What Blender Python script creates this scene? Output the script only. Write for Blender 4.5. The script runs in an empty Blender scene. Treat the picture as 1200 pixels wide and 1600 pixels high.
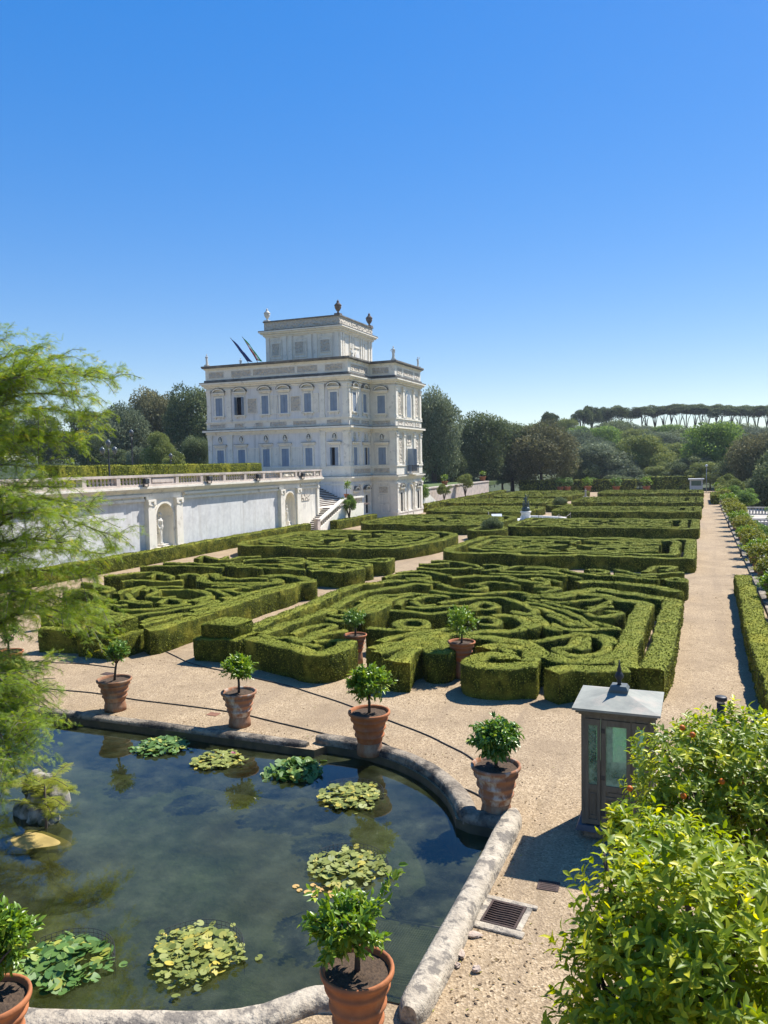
import bpy, math, random
import numpy as np
from mathutils import Vector, Matrix

SC = bpy.context.scene
COL = SC.collection
R = math.radians
rng = random.Random(7)
nr = np.random.default_rng(11)

# ------------------------------------------------------------------ camera
CAM_H = 6.8
cam = bpy.data.cameras.new('camera')
cam.sensor_fit = 'VERTICAL'; cam.sensor_height = 36.0; cam.lens = 36.0 * 1220 / 1600
cam.clip_start = 0.1; cam.clip_end = 3000
co = bpy.data.objects.new('camera', cam); COL.objects.link(co)
PITCH, ROLL, YAW = 0.06244966, -0.01928170, 0.38402319
cy, sy, cp, sp = math.cos(YAW), math.sin(YAW), math.cos(PITCH), math.sin(PITCH)
fw0 = Vector((-sy, cy, 0)); rt0 = Vector((cy, sy, 0)); up0 = Vector((0, 0, 1))
fw = fw0 * cp - up0 * sp; up1 = up0 * cp + fw0 * sp
cr, sr = math.cos(ROLL), math.sin(ROLL)
rt = rt0 * cr + up1 * sr; up = up1 * cr - rt0 * sr
m = Matrix((rt, up, -fw)).transposed().to_4x4()
m.translation = Vector((0, 0, CAM_H))
co.matrix_world = m
SC.camera = co

# ------------------------------------------------------------------ light
SUN_AZ, SUN_EL = 27.5, 52.0          # azimuth clockwise from +Y
w = bpy.data.worlds.new('World'); SC.world = w; w.use_nodes = True
nt = w.node_tree; nt.nodes.clear()
sky = nt.nodes.new('ShaderNodeTexSky'); sky.sky_type = 'NISHITA'; sky.sun_disc = False
sky.sun_elevation = R(SUN_EL); sky.sun_rotation = R(SUN_AZ)
sky.altitude = 50; sky.air_density = 1.0; sky.dust_density = 0.1; sky.ozone_density = 3.6
bg = nt.nodes.new('ShaderNodeBackground'); bg.inputs['Strength'].default_value = 0.118
wo = nt.nodes.new('ShaderNodeOutputWorld')
ga = nt.nodes.new('ShaderNodeGamma'); ga.inputs[1].default_value = .42      # a phone flattens the range of a clear sky
hs = nt.nodes.new('ShaderNodeHueSaturation'); hs.inputs['Saturation'].default_value = 2.38; hs.inputs['Hue'].default_value = .518; hs.inputs['Value'].default_value = 2.0
nt.links.new(sky.outputs[0], ga.inputs[0]); nt.links.new(ga.outputs[0], hs.inputs['Color']); nt.links.new(hs.outputs[0], bg.inputs[0]); nt.links.new(bg.outputs[0], wo.inputs[0])
sl = bpy.data.lights.new('sun', 'SUN'); sl.energy = 5.0; sl.angle = R(0.55); sl.color = (1.0, 0.97, 0.92)
so = bpy.data.objects.new('sun', sl); COL.objects.link(so)
so.rotation_euler = (R(SUN_EL - 90), 0, R(-SUN_AZ))
so.rotation_euler = Vector((math.sin(R(SUN_AZ)) * math.cos(R(SUN_EL)), math.cos(R(SUN_AZ)) * math.cos(R(SUN_EL)), math.sin(R(SUN_EL)))).to_track_quat('Z', 'Y').to_euler()
so.location = (20, 40, 60)

vs = SC.view_settings
vs.view_transform = 'Standard'; vs.look = 'None'; vs.exposure = 0.85; vs.gamma = 1.0; vs.use_curve_mapping = False
cyc = SC.cycles
cyc.max_bounces = 7; cyc.diffuse_bounces = 3; cyc.glossy_bounces = 3; cyc.transmission_bounces = 5
cyc.transparent_max_bounces = 8
cyc.use_denoising = True
cyc.use_adaptive_sampling = True; cyc.adaptive_threshold = 0.005

# ------------------------------------------------------------------ object helpers
def tag(o, label=None, cat=None, group=None, kind=None):
    if label: o['label'] = label
    if cat: o['category'] = cat
    if group: o['group'] = group
    if kind: o['kind'] = kind
    return o

def link(name, me, parent=None, mat=None):
    o = bpy.data.objects.new(name, me); COL.objects.link(o)
    if mat is not None and me is not None and len(me.materials) == 0: me.materials.append(mat)
    if parent is not None: o.parent = parent
    return o

def empty(name, loc=(0, 0, 0), rz=0.0):
    o = bpy.data.objects.new(name, None); COL.objects.link(o)
    o.location = loc; o.rotation_euler = (0, 0, rz); o.empty_display_size = 0.3
    return o

def copy_tree(o, parent=None):
    c = o.copy(); COL.objects.link(c)
    if parent is not None: c.parent = parent
    for ch in [x for x in o.children]: copy_tree(ch, c)
    return c

class MB:
    """collects polygons; build() links them as one mesh object"""
    def __init__(s, T=None): s.v = []; s.f = []; s.T = T; s.sm = []
    def add(s, vs, fs, smooth=False):
        b = len(s.v)
        if s.T: vs = [s.T(*p) for p in vs]
        s.v += [tuple(p) for p in vs]
        s.f += [tuple(i + b for i in f) for f in fs]; s.sm += [smooth] * len(fs)
    def box(s, x0, x1, y0, y1, z0, z1):
        s.add([(x0,y0,z0),(x1,y0,z0),(x1,y1,z0),(x0,y1,z0),(x0,y0,z1),(x1,y0,z1),(x1,y1,z1),(x0,y1,z1)],
              [(0,3,2,1),(4,5,6,7),(0,1,5,4),(1,2,6,5),(2,3,7,6),(3,0,4,7)])
    def frustum(s, a, b, z0, z1):   # a, b: (x0,x1,y0,y1)
        s.add([(a[0],a[2],z0),(a[1],a[2],z0),(a[1],a[3],z0),(a[0],a[3],z0),(b[0],b[2],z1),(b[1],b[2],z1),(b[1],b[3],z1),(b[0],b[3],z1)],
              [(0,3,2,1),(4,5,6,7),(0,1,5,4),(1,2,6,5),(2,3,7,6),(3,0,4,7)])
    def tube(s, path, radii, n=8, cap=True, smooth=True):
        P = [Vector(p) for p in path]; vs = []
        if not hasattr(radii, '__len__'): radii = [radii] * len(P)
        nrm = None
        for i, p in enumerate(P):
            t = (P[min(i+1, len(P)-1)] - P[max(i-1, 0)])
            t = t.normalized() if t.length > 1e-9 else Vector((0,0,1))
            if nrm is None: nrm = t.orthogonal().normalized()
            nrm = (nrm - t * nrm.dot(t)); nrm = nrm.normalized() if nrm.length > 1e-6 else t.orthogonal().normalized()
            bn = t.cross(nrm)
            for k in range(n):
                a = 2 * math.pi * k / n
                vs.append(p + (nrm * math.cos(a) + bn * math.sin(a)) * radii[i])
        fs = []
        for i in range(len(P)-1):
            for k in range(n):
                fs.append((i*n+k, i*n+(k+1)%n, (i+1)*n+(k+1)%n, (i+1)*n+k))
        if cap: fs.append(tuple(range(n-1,-1,-1))); fs.append(tuple((len(P)-1)*n+k for k in range(n)))
        s.add([tuple(v) for v in vs], fs, smooth)
    def lathe(s, prof, c=(0,0,0), n=20, smooth=True, jit=0.0, sx=1.0, sy=1.0):
        vs = []; fs = []
        for (r, z) in prof:
            for k in range(n):
                a = 2*math.pi*k/n
                vs.append((c[0]+r*math.cos(a)*sx, c[1]+r*math.sin(a)*sy, c[2]+z))
        m_ = len(prof)
        for i in range(m_-1):
            for k in range(n): fs.append((i*n+k, i*n+(k+1)%n, (i+1)*n+(k+1)%n, (i+1)*n+k))
        fs.append(tuple(range(n-1,-1,-1))); fs.append(tuple((m_-1)*n+k for k in range(n)))
        s.add(vs, fs, smooth)
    def ball(s, c, r, n=10, m_=7):
        rx, ry, rz = r if hasattr(r, '__len__') else (r, r, r)
        vs = [(c[0],c[1],c[2]-rz)]; fs = []
        for i in range(1, m_):
            t = math.pi*i/m_
            for k in range(n):
                a = 2*math.pi*k/n
                vs.append((c[0]+rx*math.sin(t)*math.cos(a), c[1]+ry*math.sin(t)*math.sin(a), c[2]-rz*math.cos(t)))
        vs.append((c[0],c[1],c[2]+rz)); L = len(vs)-1
        for k in range(n): fs.append((0, 1+(k+1)%n, 1+k)); fs.append((L, 1+(m_-2)*n+k, 1+(m_-2)*n+(k+1)%n))
        for i in range(m_-2):
            for k in range(n):
                fs.append((1+i*n+k, 1+i*n+(k+1)%n, 1+(i+1)*n+(k+1)%n, 1+(i+1)*n+k))
        s.add(vs, fs, True)
    def prism(s, pts, lo, hi, smooth=False):
        """pts: outline in the first two coords of the frame, extruded between lo and hi in the third"""
        n = len(pts)
        vs = [(p[0],p[1],lo) for p in pts]+[(p[0],p[1],hi) for p in pts]
        fs = [tuple(range(n-1,-1,-1)), tuple(range(n,2*n))]+[(i,(i+1)%n,n+(i+1)%n,n+i) for i in range(n)]
        s.add(vs, fs, smooth)
    def mesh(s, name):
        me = bpy.data.meshes.new(name); me.from_pydata(s.v, [], s.f); me.update()
        if any(s.sm): me.polygons.foreach_set('use_smooth', s.sm)
        return me
    def build(s, name, mat=None, parent=None, bevel=0.0):
        o = link(name, s.mesh(name), parent, mat)
        if bevel:
            b = o.modifiers.new('bevel', 'BEVEL'); b.width = bevel; b.segments = 1; b.limit_method = 'ANGLE'
        return o

def np_mesh(name, V, F, attr=None, smooth=False):
    """V (n,3); F (m,k) polygons of equal size; attr: per-vertex float 'rnd'"""
    V = np.ascontiguousarray(V, dtype=np.float32); F = np.ascontiguousarray(F, dtype=np.int32)
    me = bpy.data.meshes.new(name)
    me.vertices.add(len(V)); me.vertices.foreach_set('co', V.ravel())
    k = F.shape[1]
    me.loops.add(F.size); me.loops.foreach_set('vertex_index', F.ravel())
    me.polygons.add(len(F))
    me.polygons.foreach_set('loop_start', np.arange(0, F.size, k, dtype=np.int32))
    try: me.polygons.foreach_set('loop_total', np.full(len(F), k, dtype=np.int32))
    except Exception: pass
    if attr is not None:
        a = me.attributes.new('rnd', 'FLOAT', 'POINT'); a.data.foreach_set('value', np.ascontiguousarray(attr, dtype=np.float32))
    me.update(calc_edges=True)
    if smooth: me.polygons.foreach_set('use_smooth', np.ones(len(F), dtype=bool))
    return me

def unit(a):
    return a / np.maximum(np.linalg.norm(a, axis=-1, keepdims=True), 1e-9)

def leaf_mesh(name, pos, d, n, ln, wd, fold=0.25, curl=0.15, rnd=None, quads=False):
    """pos,d,n (N,3): base, direction, rough normal; ln,wd (N,). A leaf is a folded blade of six vertices (or one quad)."""
    N = len(pos); d = unit(d); s = unit(np.cross(d, n)); n = np.cross(s, d)
    ln = np.broadcast_to(ln, (N,))[:, None]; wd = np.broadcast_to(wd, (N,))[:, None]
    if rnd is None: rnd = nr.random(N)
    if quads:
        V = np.stack([pos, pos + d*ln*.5 - s*wd*.5, pos + d*ln, pos + d*ln*.5 + s*wd*.5], 1)
        F = np.arange(N*4).reshape(N, 4)
        return np_mesh(name, V.reshape(-1, 3), F, np.repeat(rnd, 4))
    A = pos; M1 = pos + d*ln*.45 - n*ln*.02; T = pos + d*ln - n*ln*curl
    l1 = pos + d*ln*.22 - s*wd*.40 + n*wd*fold*.8; l2 = pos + d*ln*.62 - s*wd*.42 + n*(wd*fold - ln*curl*.35)
    r1 = pos + d*ln*.22 + s*wd*.40 + n*wd*fold*.8; r2 = pos + d*ln*.62 + s*wd*.42 + n*(wd*fold - ln*curl*.35)
    V = np.stack([A, M1, T, l1, l2, r1, r2], 1)   # 7 verts
    b = (np.arange(N)*7)[:, None]
    q = np.concatenate([b+np.array([[0,1,4,3]]), b+np.array([[0,5,6,1]])], 0)
    t = np.concatenate([b+np.array([[1,2,4]]), b+np.array([[1,6,2]])], 0)
    # split quads to triangles to keep one polygon size
    tri = np.concatenate([q[:, [0,1,2]], q[:, [0,2,3]], t], 0)
    return np_mesh(name, V.reshape(-1, 3), tri, np.repeat(rnd, 7))

# ------------------------------------------------------------------ materials
def new_mat(name):
    mt = bpy.data.materials.new(name); mt.use_nodes = True
    nt = mt.node_tree; b = nt.nodes['Principled BSDF']
    return mt, nt, b

def mixcol(nt, fac, a, b, mode='MIX'):
    n = nt.nodes.new('ShaderNodeMix'); n.data_type = 'RGBA'; n.blend_type = mode
    for sock, val in ((n.inputs[0], fac), (n.inputs[6], a), (n.inputs[7], b)):
        if hasattr(val, 'is_linked') or hasattr(val, 'links'): nt.links.new(val, sock)
        else: sock.default_value = val if not isinstance(val, tuple) else (*val, 1.0)[:4]
    return n.outputs[2]

def noise(nt, scale, detail=4.0, coords=None, rough=0.55, ramp=None, scale3=None):
    n = nt.nodes.new('ShaderNodeTexNoise'); n.inputs['Scale'].default_value = scale
    n.inputs['Detail'].default_value = detail; n.inputs['Roughness'].default_value = rough
    if coords is not None:
        if scale3:
            mp = nt.nodes.new('ShaderNodeMapping'); mp.inputs['Scale'].default_value = scale3
            nt.links.new(coords, mp.inputs[0]); coords = mp.outputs[0]
        nt.links.new(coords, n.inputs['Vector'])
    o = n.outputs['Fac']
    if ramp:
        mr = nt.nodes.new('ShaderNodeMapRange'); mr.inputs[1].default_value = ramp[0]; mr.inputs[2].default_value = ramp[1]
        nt.links.new(o, mr.inputs[0]); o = mr.outputs[0]
    return o

def coords(nt, kind='Object'):
    if kind == 'World':
        return nt.nodes.new('ShaderNodeNewGeometry').outputs['Position']
    return nt.nodes.new('ShaderNodeTexCoord').outputs[kind]

def bump(nt, b, h, strength=0.3, dist=0.02):
    n = nt.nodes.new('ShaderNodeBump'); n.inputs['Strength'].default_value = strength; n.inputs['Distance'].default_value = dist
    nt.links.new(h, n.inputs['Height']); nt.links.new(n.outputs[0], b.inputs['Normal'])

def surf(name, c1, c2, scale=3.0, rough=0.8, c3=None, scale3=0.4, bstr=0.0, bscale=20.0, bdist=0.02, kind='World', metal=0.0, stretch=None, ramp=(.35,.65), ramp3=(.45,.7), spec=0.3):
    mt, nt, b = new_mat(name)
    c = coords(nt, kind)
    col = mixcol(nt, noise(nt, scale, 5, c, ramp=ramp, scale3=stretch), c1, c2)
    if c3: col = mixcol(nt, noise(nt, scale3, 6, c, .65, ramp=ramp3, scale3=stretch), col, c3)
    nt.links.new(col, b.inputs['Base Color'])
    b.inputs['Roughness'].default_value = rough; b.inputs['Metallic'].default_value = metal
    b.inputs['Specular IOR Level'].default_value = spec
    if bstr: bump(nt, b, noise(nt, bscale, 4, c), bstr, bdist)
    return mt

def leafmat(name, cA, cB, cC=None, rough=0.45, trans=0.3, tcol=None, spec=0.4):
    """leaf colour from the per-leaf 'rnd' attribute plus slow noise; some light passes through"""
    mt, nt, b = new_mat(name)
    at = nt.nodes.new('ShaderNodeAttribute'); at.attribute_name = 'rnd'
    col = mixcol(nt, at.outputs['Fac'], cA, cB)
    if cC:
        mr = nt.nodes.new('ShaderNodeMapRange'); mr.inputs[1].default_value = .86; mr.inputs[2].default_value = .97
        nt.links.new(at.outputs['Fac'], mr.inputs[0]); col = mixcol(nt, mr.outputs[0], col, cC)
    nt.links.new(col, b.inputs['Base Color'])
    b.inputs['Roughness'].default_value = rough; b.inputs['Specular IOR Level'].default_value = spec
    if trans:
        tr = nt.nodes.new('ShaderNodeBsdfTranslucent')
        hs = nt.nodes.new('ShaderNodeHueSaturation'); hs.inputs['Value'].default_value = 1.6; hs.inputs['Saturation'].default_value = 1.1; hs.inputs['Hue'].default_value = .485
        nt.links.new(col, hs.inputs['Color']); nt.links.new(hs.outputs[0], tr.inputs[0])
        mx = nt.nodes.new('ShaderNodeMixShader'); mx.inputs[0].default_value = trans
        out = nt.nodes['Material Output']
        nt.links.new(b.outputs[0], mx.inputs[1]); nt.links.new(tr.outputs[0], mx.inputs[2]); nt.links.new(mx.outputs[0], out.inputs[0])
    return mt

def spline(pts, step, closed=False):
    """Catmull-Rom through pts (tuples of any length), resampled about every `step`"""
    P = np.array(pts, float); n = len(P); out = []
    segs = n if closed else n-1
    for i in range(segs):
        p1, p2 = P[i], P[(i+1) % n]
        p0 = P[(i-1) % n] if (closed or i > 0) else 2*p1-p2
        p3 = P[(i+2) % n] if (closed or i+2 < n) else 2*p2-p1
        k = max(2, int(np.linalg.norm(p2-p1)/step)+1)
        for t in np.linspace(0, 1, k, endpoint=False):
            out.append(.5*((2*p1)+(-p0+p2)*t+(2*p0-5*p1+4*p2-p3)*t*t+(-p0+3*p1-3*p2+p3)*t**3))
    if not closed: out.append(P[-1])
    return np.array(out)

WORDS = ['first','second','third','fourth','fifth','sixth','seventh','eighth','ninth','tenth','eleventh','twelfth','thirteenth','fourteenth','fifteenth','sixteenth','seventeenth','eighteenth','nineteenth','twentieth','twenty-first','twenty-second','twenty-third','twenty-fourth','twenty-fifth']

# ------------------------------------------------------------------ materials of the setting
M = {}
def gravel_mat(name, k=1.0, dirt=0.0):
    mt, nt, b = new_mat(name); c = coords(nt, 'World')
    v = nt.nodes.new('ShaderNodeTexVoronoi'); v.inputs['Scale'].default_value = 34; nt.links.new(c, v.inputs['Vector'])
    v2 = nt.nodes.new('ShaderNodeTexVoronoi'); v2.inputs['Scale'].default_value = 14; nt.links.new(c, v2.inputs['Vector'])
    sx = nt.nodes.new('ShaderNodeSeparateColor'); nt.links.new(v.outputs['Color'], sx.inputs[0])
    rp = nt.nodes.new('ShaderNodeValToRGB'); e = rp.color_ramp.elements
    e[0].position = 0.0; e[0].color = (0.175*k, 0.124*k, 0.077*k, 1); e[1].position = 1.0; e[1].color = (0.660*k, 0.511*k, 0.335*k, 1)
    x = e.new(.3); x.color = (0.350*k, 0.253*k, 0.150*k, 1); x = e.new(.75); x.color = (0.475*k, 0.353*k, 0.215*k, 1)
    nt.links.new(sx.outputs[0], rp.inputs[0])
    sx2 = nt.nodes.new('ShaderNodeSeparateColor'); nt.links.new(v2.outputs['Color'], sx2.inputs[0])
    mr = nt.nodes.new('ShaderNodeMapRange'); mr.inputs[1].default_value = .0; mr.inputs[2].default_value = 1; mr.inputs[3].default_value = .0; mr.inputs[4].default_value = .35
    nt.links.new(sx2.outputs[1], mr.inputs[0])
    col = mixcol(nt, mr.outputs[0], rp.outputs[0], (0.445*k, 0.320*k, 0.189*k))
    col = mixcol(nt, noise(nt, .45, 6, c, .65, ramp=(.4, .75)), col, (0.290*k, 0.210*k, 0.129*k))
    col = mixcol(nt, noise(nt, 1.6, 5, c, .7, ramp=(.55, .8)), col, (0.220*k, 0.158*k, 0.090*k))
    col = mixcol(nt, noise(nt, 1.0, 4, c, .6, ramp=(.52,.75), scale3=(1.6,.07,1)), col, (.30*k, .22*k, .14*k))     # worn tracks along the walks
    nt.links.new(col, b.inputs['Base Color']); b.inputs['Roughness'].default_value = .9; b.inputs['Specular IOR Level'].default_value = .15
    bump(nt, b, v.outputs['Distance'], .55, .02)
    return mt
M['gravel'] = gravel_mat('gravel', .84)
M['soil'] = surf('soil', (.10,.065,.04), (.045,.03,.02), 30, .95, bstr=.6, bscale=60, kind='Object')
M['earth'] = surf('bed_earth', (.30,.21,.14), (.20,.14,.09), 6, .95, bstr=.4, bscale=30)
M['lawn'] = surf('lawn', (.09,.13,.03), (.05,.085,.018), 1.2, .9, bstr=.5, bscale=40)
M['wood_floor'] = surf('woodland_floor', (.05,.07,.02), (.03,.04,.015), .3, .95)
M['coping'] = surf('old_coping_stone', (.33,.27,.195), (.18,.145,.105), 4.0, .85, c3=(.05,.042,.034), scale3=1.7, bstr=1.0, bscale=16, bdist=.04, ramp3=(.45,.58))
M['coping_light'] = surf('pale_coping_stone', (.47,.40,.30), (.33,.275,.205), 5.0, .85, c3=(.175,.15,.12), scale3=4.0, bstr=1.0, bscale=18, bdist=.03, ramp3=(.50,.58))
M['pond_wall'] = surf('wet_pond_stone', (.10,.085,.05), (.05,.045,.03), 3, .7, bstr=.5, bscale=8)

# ------------------------------------------------------------------ ground with the pond cut out
POND = [(-18.6,16.2),(-8.45,16.2),(-8.3,16.55)]
POND += [(-8.2+4.25*math.cos(R(a)), 12.3+4.25*math.sin(R(a))) for a in range(88, 20, -6)]
POND += [(-3.95,13.75),(-3.5,13.72),(-3.46,13.6),(-3.46,8.75),(-4.2,8.72),(-4.5,8.6),(-4.95,8.12),(-5.45,7.8),(-6.2,7.5),(-7.05,7.2),(-7.9,6.98),(-9.5,6.7),(-12,6.4),(-15,6.6),(-17.5,7.6),(-19.2,9.6),(-19.6,12),(-19.3,14.5)]
from mathutils.geometry import tessellate_polygon
def holed_sheet(name, outer, holes, z, mat, parent=None, grid=None):
    loops = [[Vector((x, y, 0)) for x, y in outer]] + [[Vector((x, y, 0)) for x, y in h] for h in holes]
    tris = tessellate_polygon(loops)
    pts = [p for l in loops for p in l]
    me = bpy.data.meshes.new(name)
    fs = []
    for t in tris:
        a, b, c = (pts[i] for i in t)
        fs.append(t if (b-a).cross(c-a).z > 0 else t[::-1])
    me.from_pydata([(p.x, p.y, z) for p in pts], [], fs); me.update()
    return link(name, me, parent, mat)
ground = tag(holed_sheet('gravel_ground', [(-46,-6),(3.7,-6),(3.7,172),(-46,172)], [POND], 0.0, M['gravel']), kind='structure')

# wider terrain: woodland floor that rises to a ridge behind the garden
def terrain():
    xs = np.concatenate([np.linspace(-420,-120,6), np.linspace(-100,140,25), np.linspace(170,420,6)])
    ys = np.concatenate([np.linspace(-60,160,12), np.linspace(172,520,30), np.linspace(560,720,4)])
    X, Y = np.meshgrid(xs, ys)
    t = np.clip((Y-185)/190, 0, 1); Zr = 13*t*t*(3-2*t)
    Zl = -5.0*(1-np.clip((Y-150)/40, 0, 1))*np.clip((X-3)/4, 0, 1)
    Zw = np.where(X < -60, 5.0*np.clip((-55-X)/10, 0, 1)*np.clip((175-Y)/15, 0, 1), 0)
    Z = Zr + Zl + Zw - .25 + .25*np.sin(X*.05)*np.cos(Y*.04)*t*4
    inside = (X > -60) & (X < 4) & (Y < 165)
    Z = np.where(inside, -1.2, Z)
    n, m_ = X.shape
    idx = np.arange(n*m_).reshape(n, m_)
    F = np.stack([idx[:-1,:-1], idx[:-1,1:], idx[1:,1:], idx[1:,:-1]], -1).reshape(-1, 4)
    o = link('wooded_terrain', np_mesh('wooded_terrain', np.stack([X, Y, Z], -1).reshape(-1, 3), F, smooth=True), None, M['wood_floor'])
    tag(o, kind='structure')
terrain()

# ------------------------------------------------------------------ pond
def pond():
    # floor
    mt, nt, b = new_mat('algae_bed'); M['algae_bed'] = mt; c = coords(nt, 'World')
    n1 = noise(nt, .55, 6, c, .6, ramp=(.38,.62)); n2 = noise(nt, 1.5, 7, c, .72, ramp=(.42,.72)); n3 = noise(nt, .22, 3, c, .5, ramp=(.45,.6))
    col = mixcol(nt, n1, (.085,.095,.040), (.135,.155,.10))
    col = mixcol(nt, n2, col, (.05,.046,.02))
    col = mixcol(nt, n3, col, (.12,.10,.03))
    # pale square drain slab half hidden by silt
    nt.links.new(col, b.inputs['Base Color']); b.inputs['Roughness'].default_value = 1
    bump(nt, b, noise(nt, 5, 6, c, .7), .7, .15)
    fl = MB(); fl.prism(POND, -1.15, -1.0); o = fl.build('pond_floor', mt); tag(o, kind='structure')
    # inner wall: ring
    n = len(POND); w = MB()
    w.add([(x, y, 0.02) for x, y in POND] + [(x, y, -1.05) for x, y in POND], [(i, (i+1) % n, n+(i+1) % n, n+i) for i in range(n)])
    tag(w.build('pond_lining', M['pond_wall']), kind='structure')
    # water: tinted clear layer under a Fresnel reflection
    mt, nt, b = new_mat('pond_water'); nt.nodes.remove(b)
    tr = nt.nodes.new('ShaderNodeBsdfTransparent'); tr.inputs[0].default_value = (.55,.60,.38,1)
    gl = nt.nodes.new('ShaderNodeBsdfGlossy'); gl.inputs['Roughness'].default_value = .012; gl.inputs[0].default_value = (1,1,1,1)
    fr = nt.nodes.new('ShaderNodeFresnel'); fr.inputs[0].default_value = 1.43
    c = coords(nt, 'World'); bn = nt.nodes.new('ShaderNodeBump'); bn.inputs['Strength'].default_value = .03; bn.inputs['Distance'].default_value = .02
    nt.links.new(noise(nt, 2.2, 3, c), bn.inputs['Height'])
    nt.links.new(bn.outputs[0], gl.inputs['Normal'])
    mx = nt.nodes.new('ShaderNodeMixShader'); df = nt.nodes.new('ShaderNodeBsdfDiffuse')     # drifting algae just under the surface
    nt.links.new(mixcol(nt, noise(nt, 1.1, 6, c, .7, ramp=(.35,.65)), (.030,.037,.012), (.100,.112,.058)), df.inputs[0])
    mu = nt.nodes.new('ShaderNodeMixShader'); mr = nt.nodes.new('ShaderNodeMapRange'); mr.inputs[1].default_value = .35; mr.inputs[2].default_value = .68; mr.inputs[3].default_value = .08; mr.inputs[4].default_value = .55
    nt.links.new(noise(nt, 1.0, 8, c, .74), mr.inputs[0]); nt.links.new(mr.outputs[0], mu.inputs[0])
    nt.links.new(tr.outputs[0], mu.inputs[1]); nt.links.new(df.outputs[0], mu.inputs[2])
    nt.links.new(fr.outputs[0], mx.inputs[0]); nt.links.new(mu.outputs[0], mx.inputs[1]); nt.links.new(gl.outputs[0], mx.inputs[2])
    nt.links.new(mx.outputs[0], nt.nodes['Material Output'].inputs[0])
    me = bpy.data.meshes.new('pond_water')
    tris = tessellate_polygon([[Vector((x, y, 0)) for x, y in POND]])
    P = [Vector((x, y, -.16)) for x, y in POND]
    fs = [t if (P[t[1]]-P[t[0]]).cross(P[t[2]]-P[t[0]]).z > 0 else t[::-1] for t in tris]
    me.from_pydata([tuple(p) for p in P], [], fs)
    o = link('pond_water', me, None, mt); tag(o, kind='structure')
pond()

def coping(name, path, wd, h, mat, label, z0=-.02, jit=.008, step=.12, round_ends=True):
    P = spline(path, step); n = len(P)
    T = np.gradient(P, axis=0); T = unit(T); N = np.stack([-T[:,1], T[:,0]], 1)
    K = 11; V = []
    s = np.concatenate([[0], np.cumsum(np.linalg.norm(np.diff(P, axis=0), axis=1))])
    for i in range(n):
        e = 1.0
        if round_ends:
            de = min(s[i], s[-1]-s[i]); e = .55+.45*math.sqrt(min(1, de/.22))
        ww = wd*.5*e*(1+.05*math.sin(s[i]*1.7)); hh = h*(.75+.25*e)*(1+.05*math.sin(s[i]*2.3+1))
        joint = -.025 if (s[i] % 1.55) < step*.9 else 0
        for k in range(K):
            a = math.pi*k/(K-1); cx = math.cos(a); cz = math.sin(a)
            cx = math.copysign(abs(cx)**.75, cx); cz = abs(cz)**.7
            r = 1+nr.normal(0, jit)+joint
            V.append((P[i,0]+N[i,0]*ww*cx*r, P[i,1]+N[i,1]*ww*cx*r, z0+hh*cz*r))
    fs = []
    for i in range(n-1):
        for k in range(K-1): fs.append((i*K+k, i*K+k+1, (i+1)*K+k+1, (i+1)*K+k))
    mb = MB(); mb.add(V, fs, True); mb.add([V[k] for k in range(K)], [tuple(range(K))]); mb.add([V[(n-1)*K+k] for k in range(K)], [tuple(range(K-1,-1,-1))])
    o = mb.build(name, mat); tag(o, label, 'stone coping', 'stone copings round the pond'); return o
arc = [(-8.2+4.5*math.cos(R(a)), 12.3+4.5*math.sin(R(a))) for a in range(96, 22, -8)]
coping('pond_coping', [(-18.9,16.42),(-13,16.42),(-8.75,16.44)], .34, .13, M['coping'], 'long straight moss-darkened stone coping along the far edge of the pond')
coping('pond_coping', arc + [(-4.0,13.98),(-3.75,13.95),(-3.3,13.98)], .40, .22, M['coping'], 'curved dark stone coping with rounded end beside the fourth potted tree', z0=-.03)
coping('pond_coping', [(-3.23,14.3),(-3.22,11.5),(-3.23,8.48)], .40, .24, M['coping_light'], 'straight pale cracked stone coping on the right of the pond beside the drain grate', z0=0)
coping('pond_coping', [(-4.05,8.5),(-4.45,8.42),(-4.9,7.92),(-5.42,7.6),(-6.2,7.3),(-7.09,6.98),(-7.9,6.76),(-9.5,6.5)], .38, .18, M['coping_light'], 'pale curved stone coping at the near edge of the pond, behind the leafiest front pot')
coping('pond_coping', [(-9.6,6.48),(-12,6.18),(-15,6.4),(-17.7,7.4),(-19.4,9.5),(-19.8,12),(-19.5,14.6),(-18.9,16.3)], .38, .15, M['coping'], 'curved stone coping on the left of the pond, below the feathery cypress')

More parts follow.
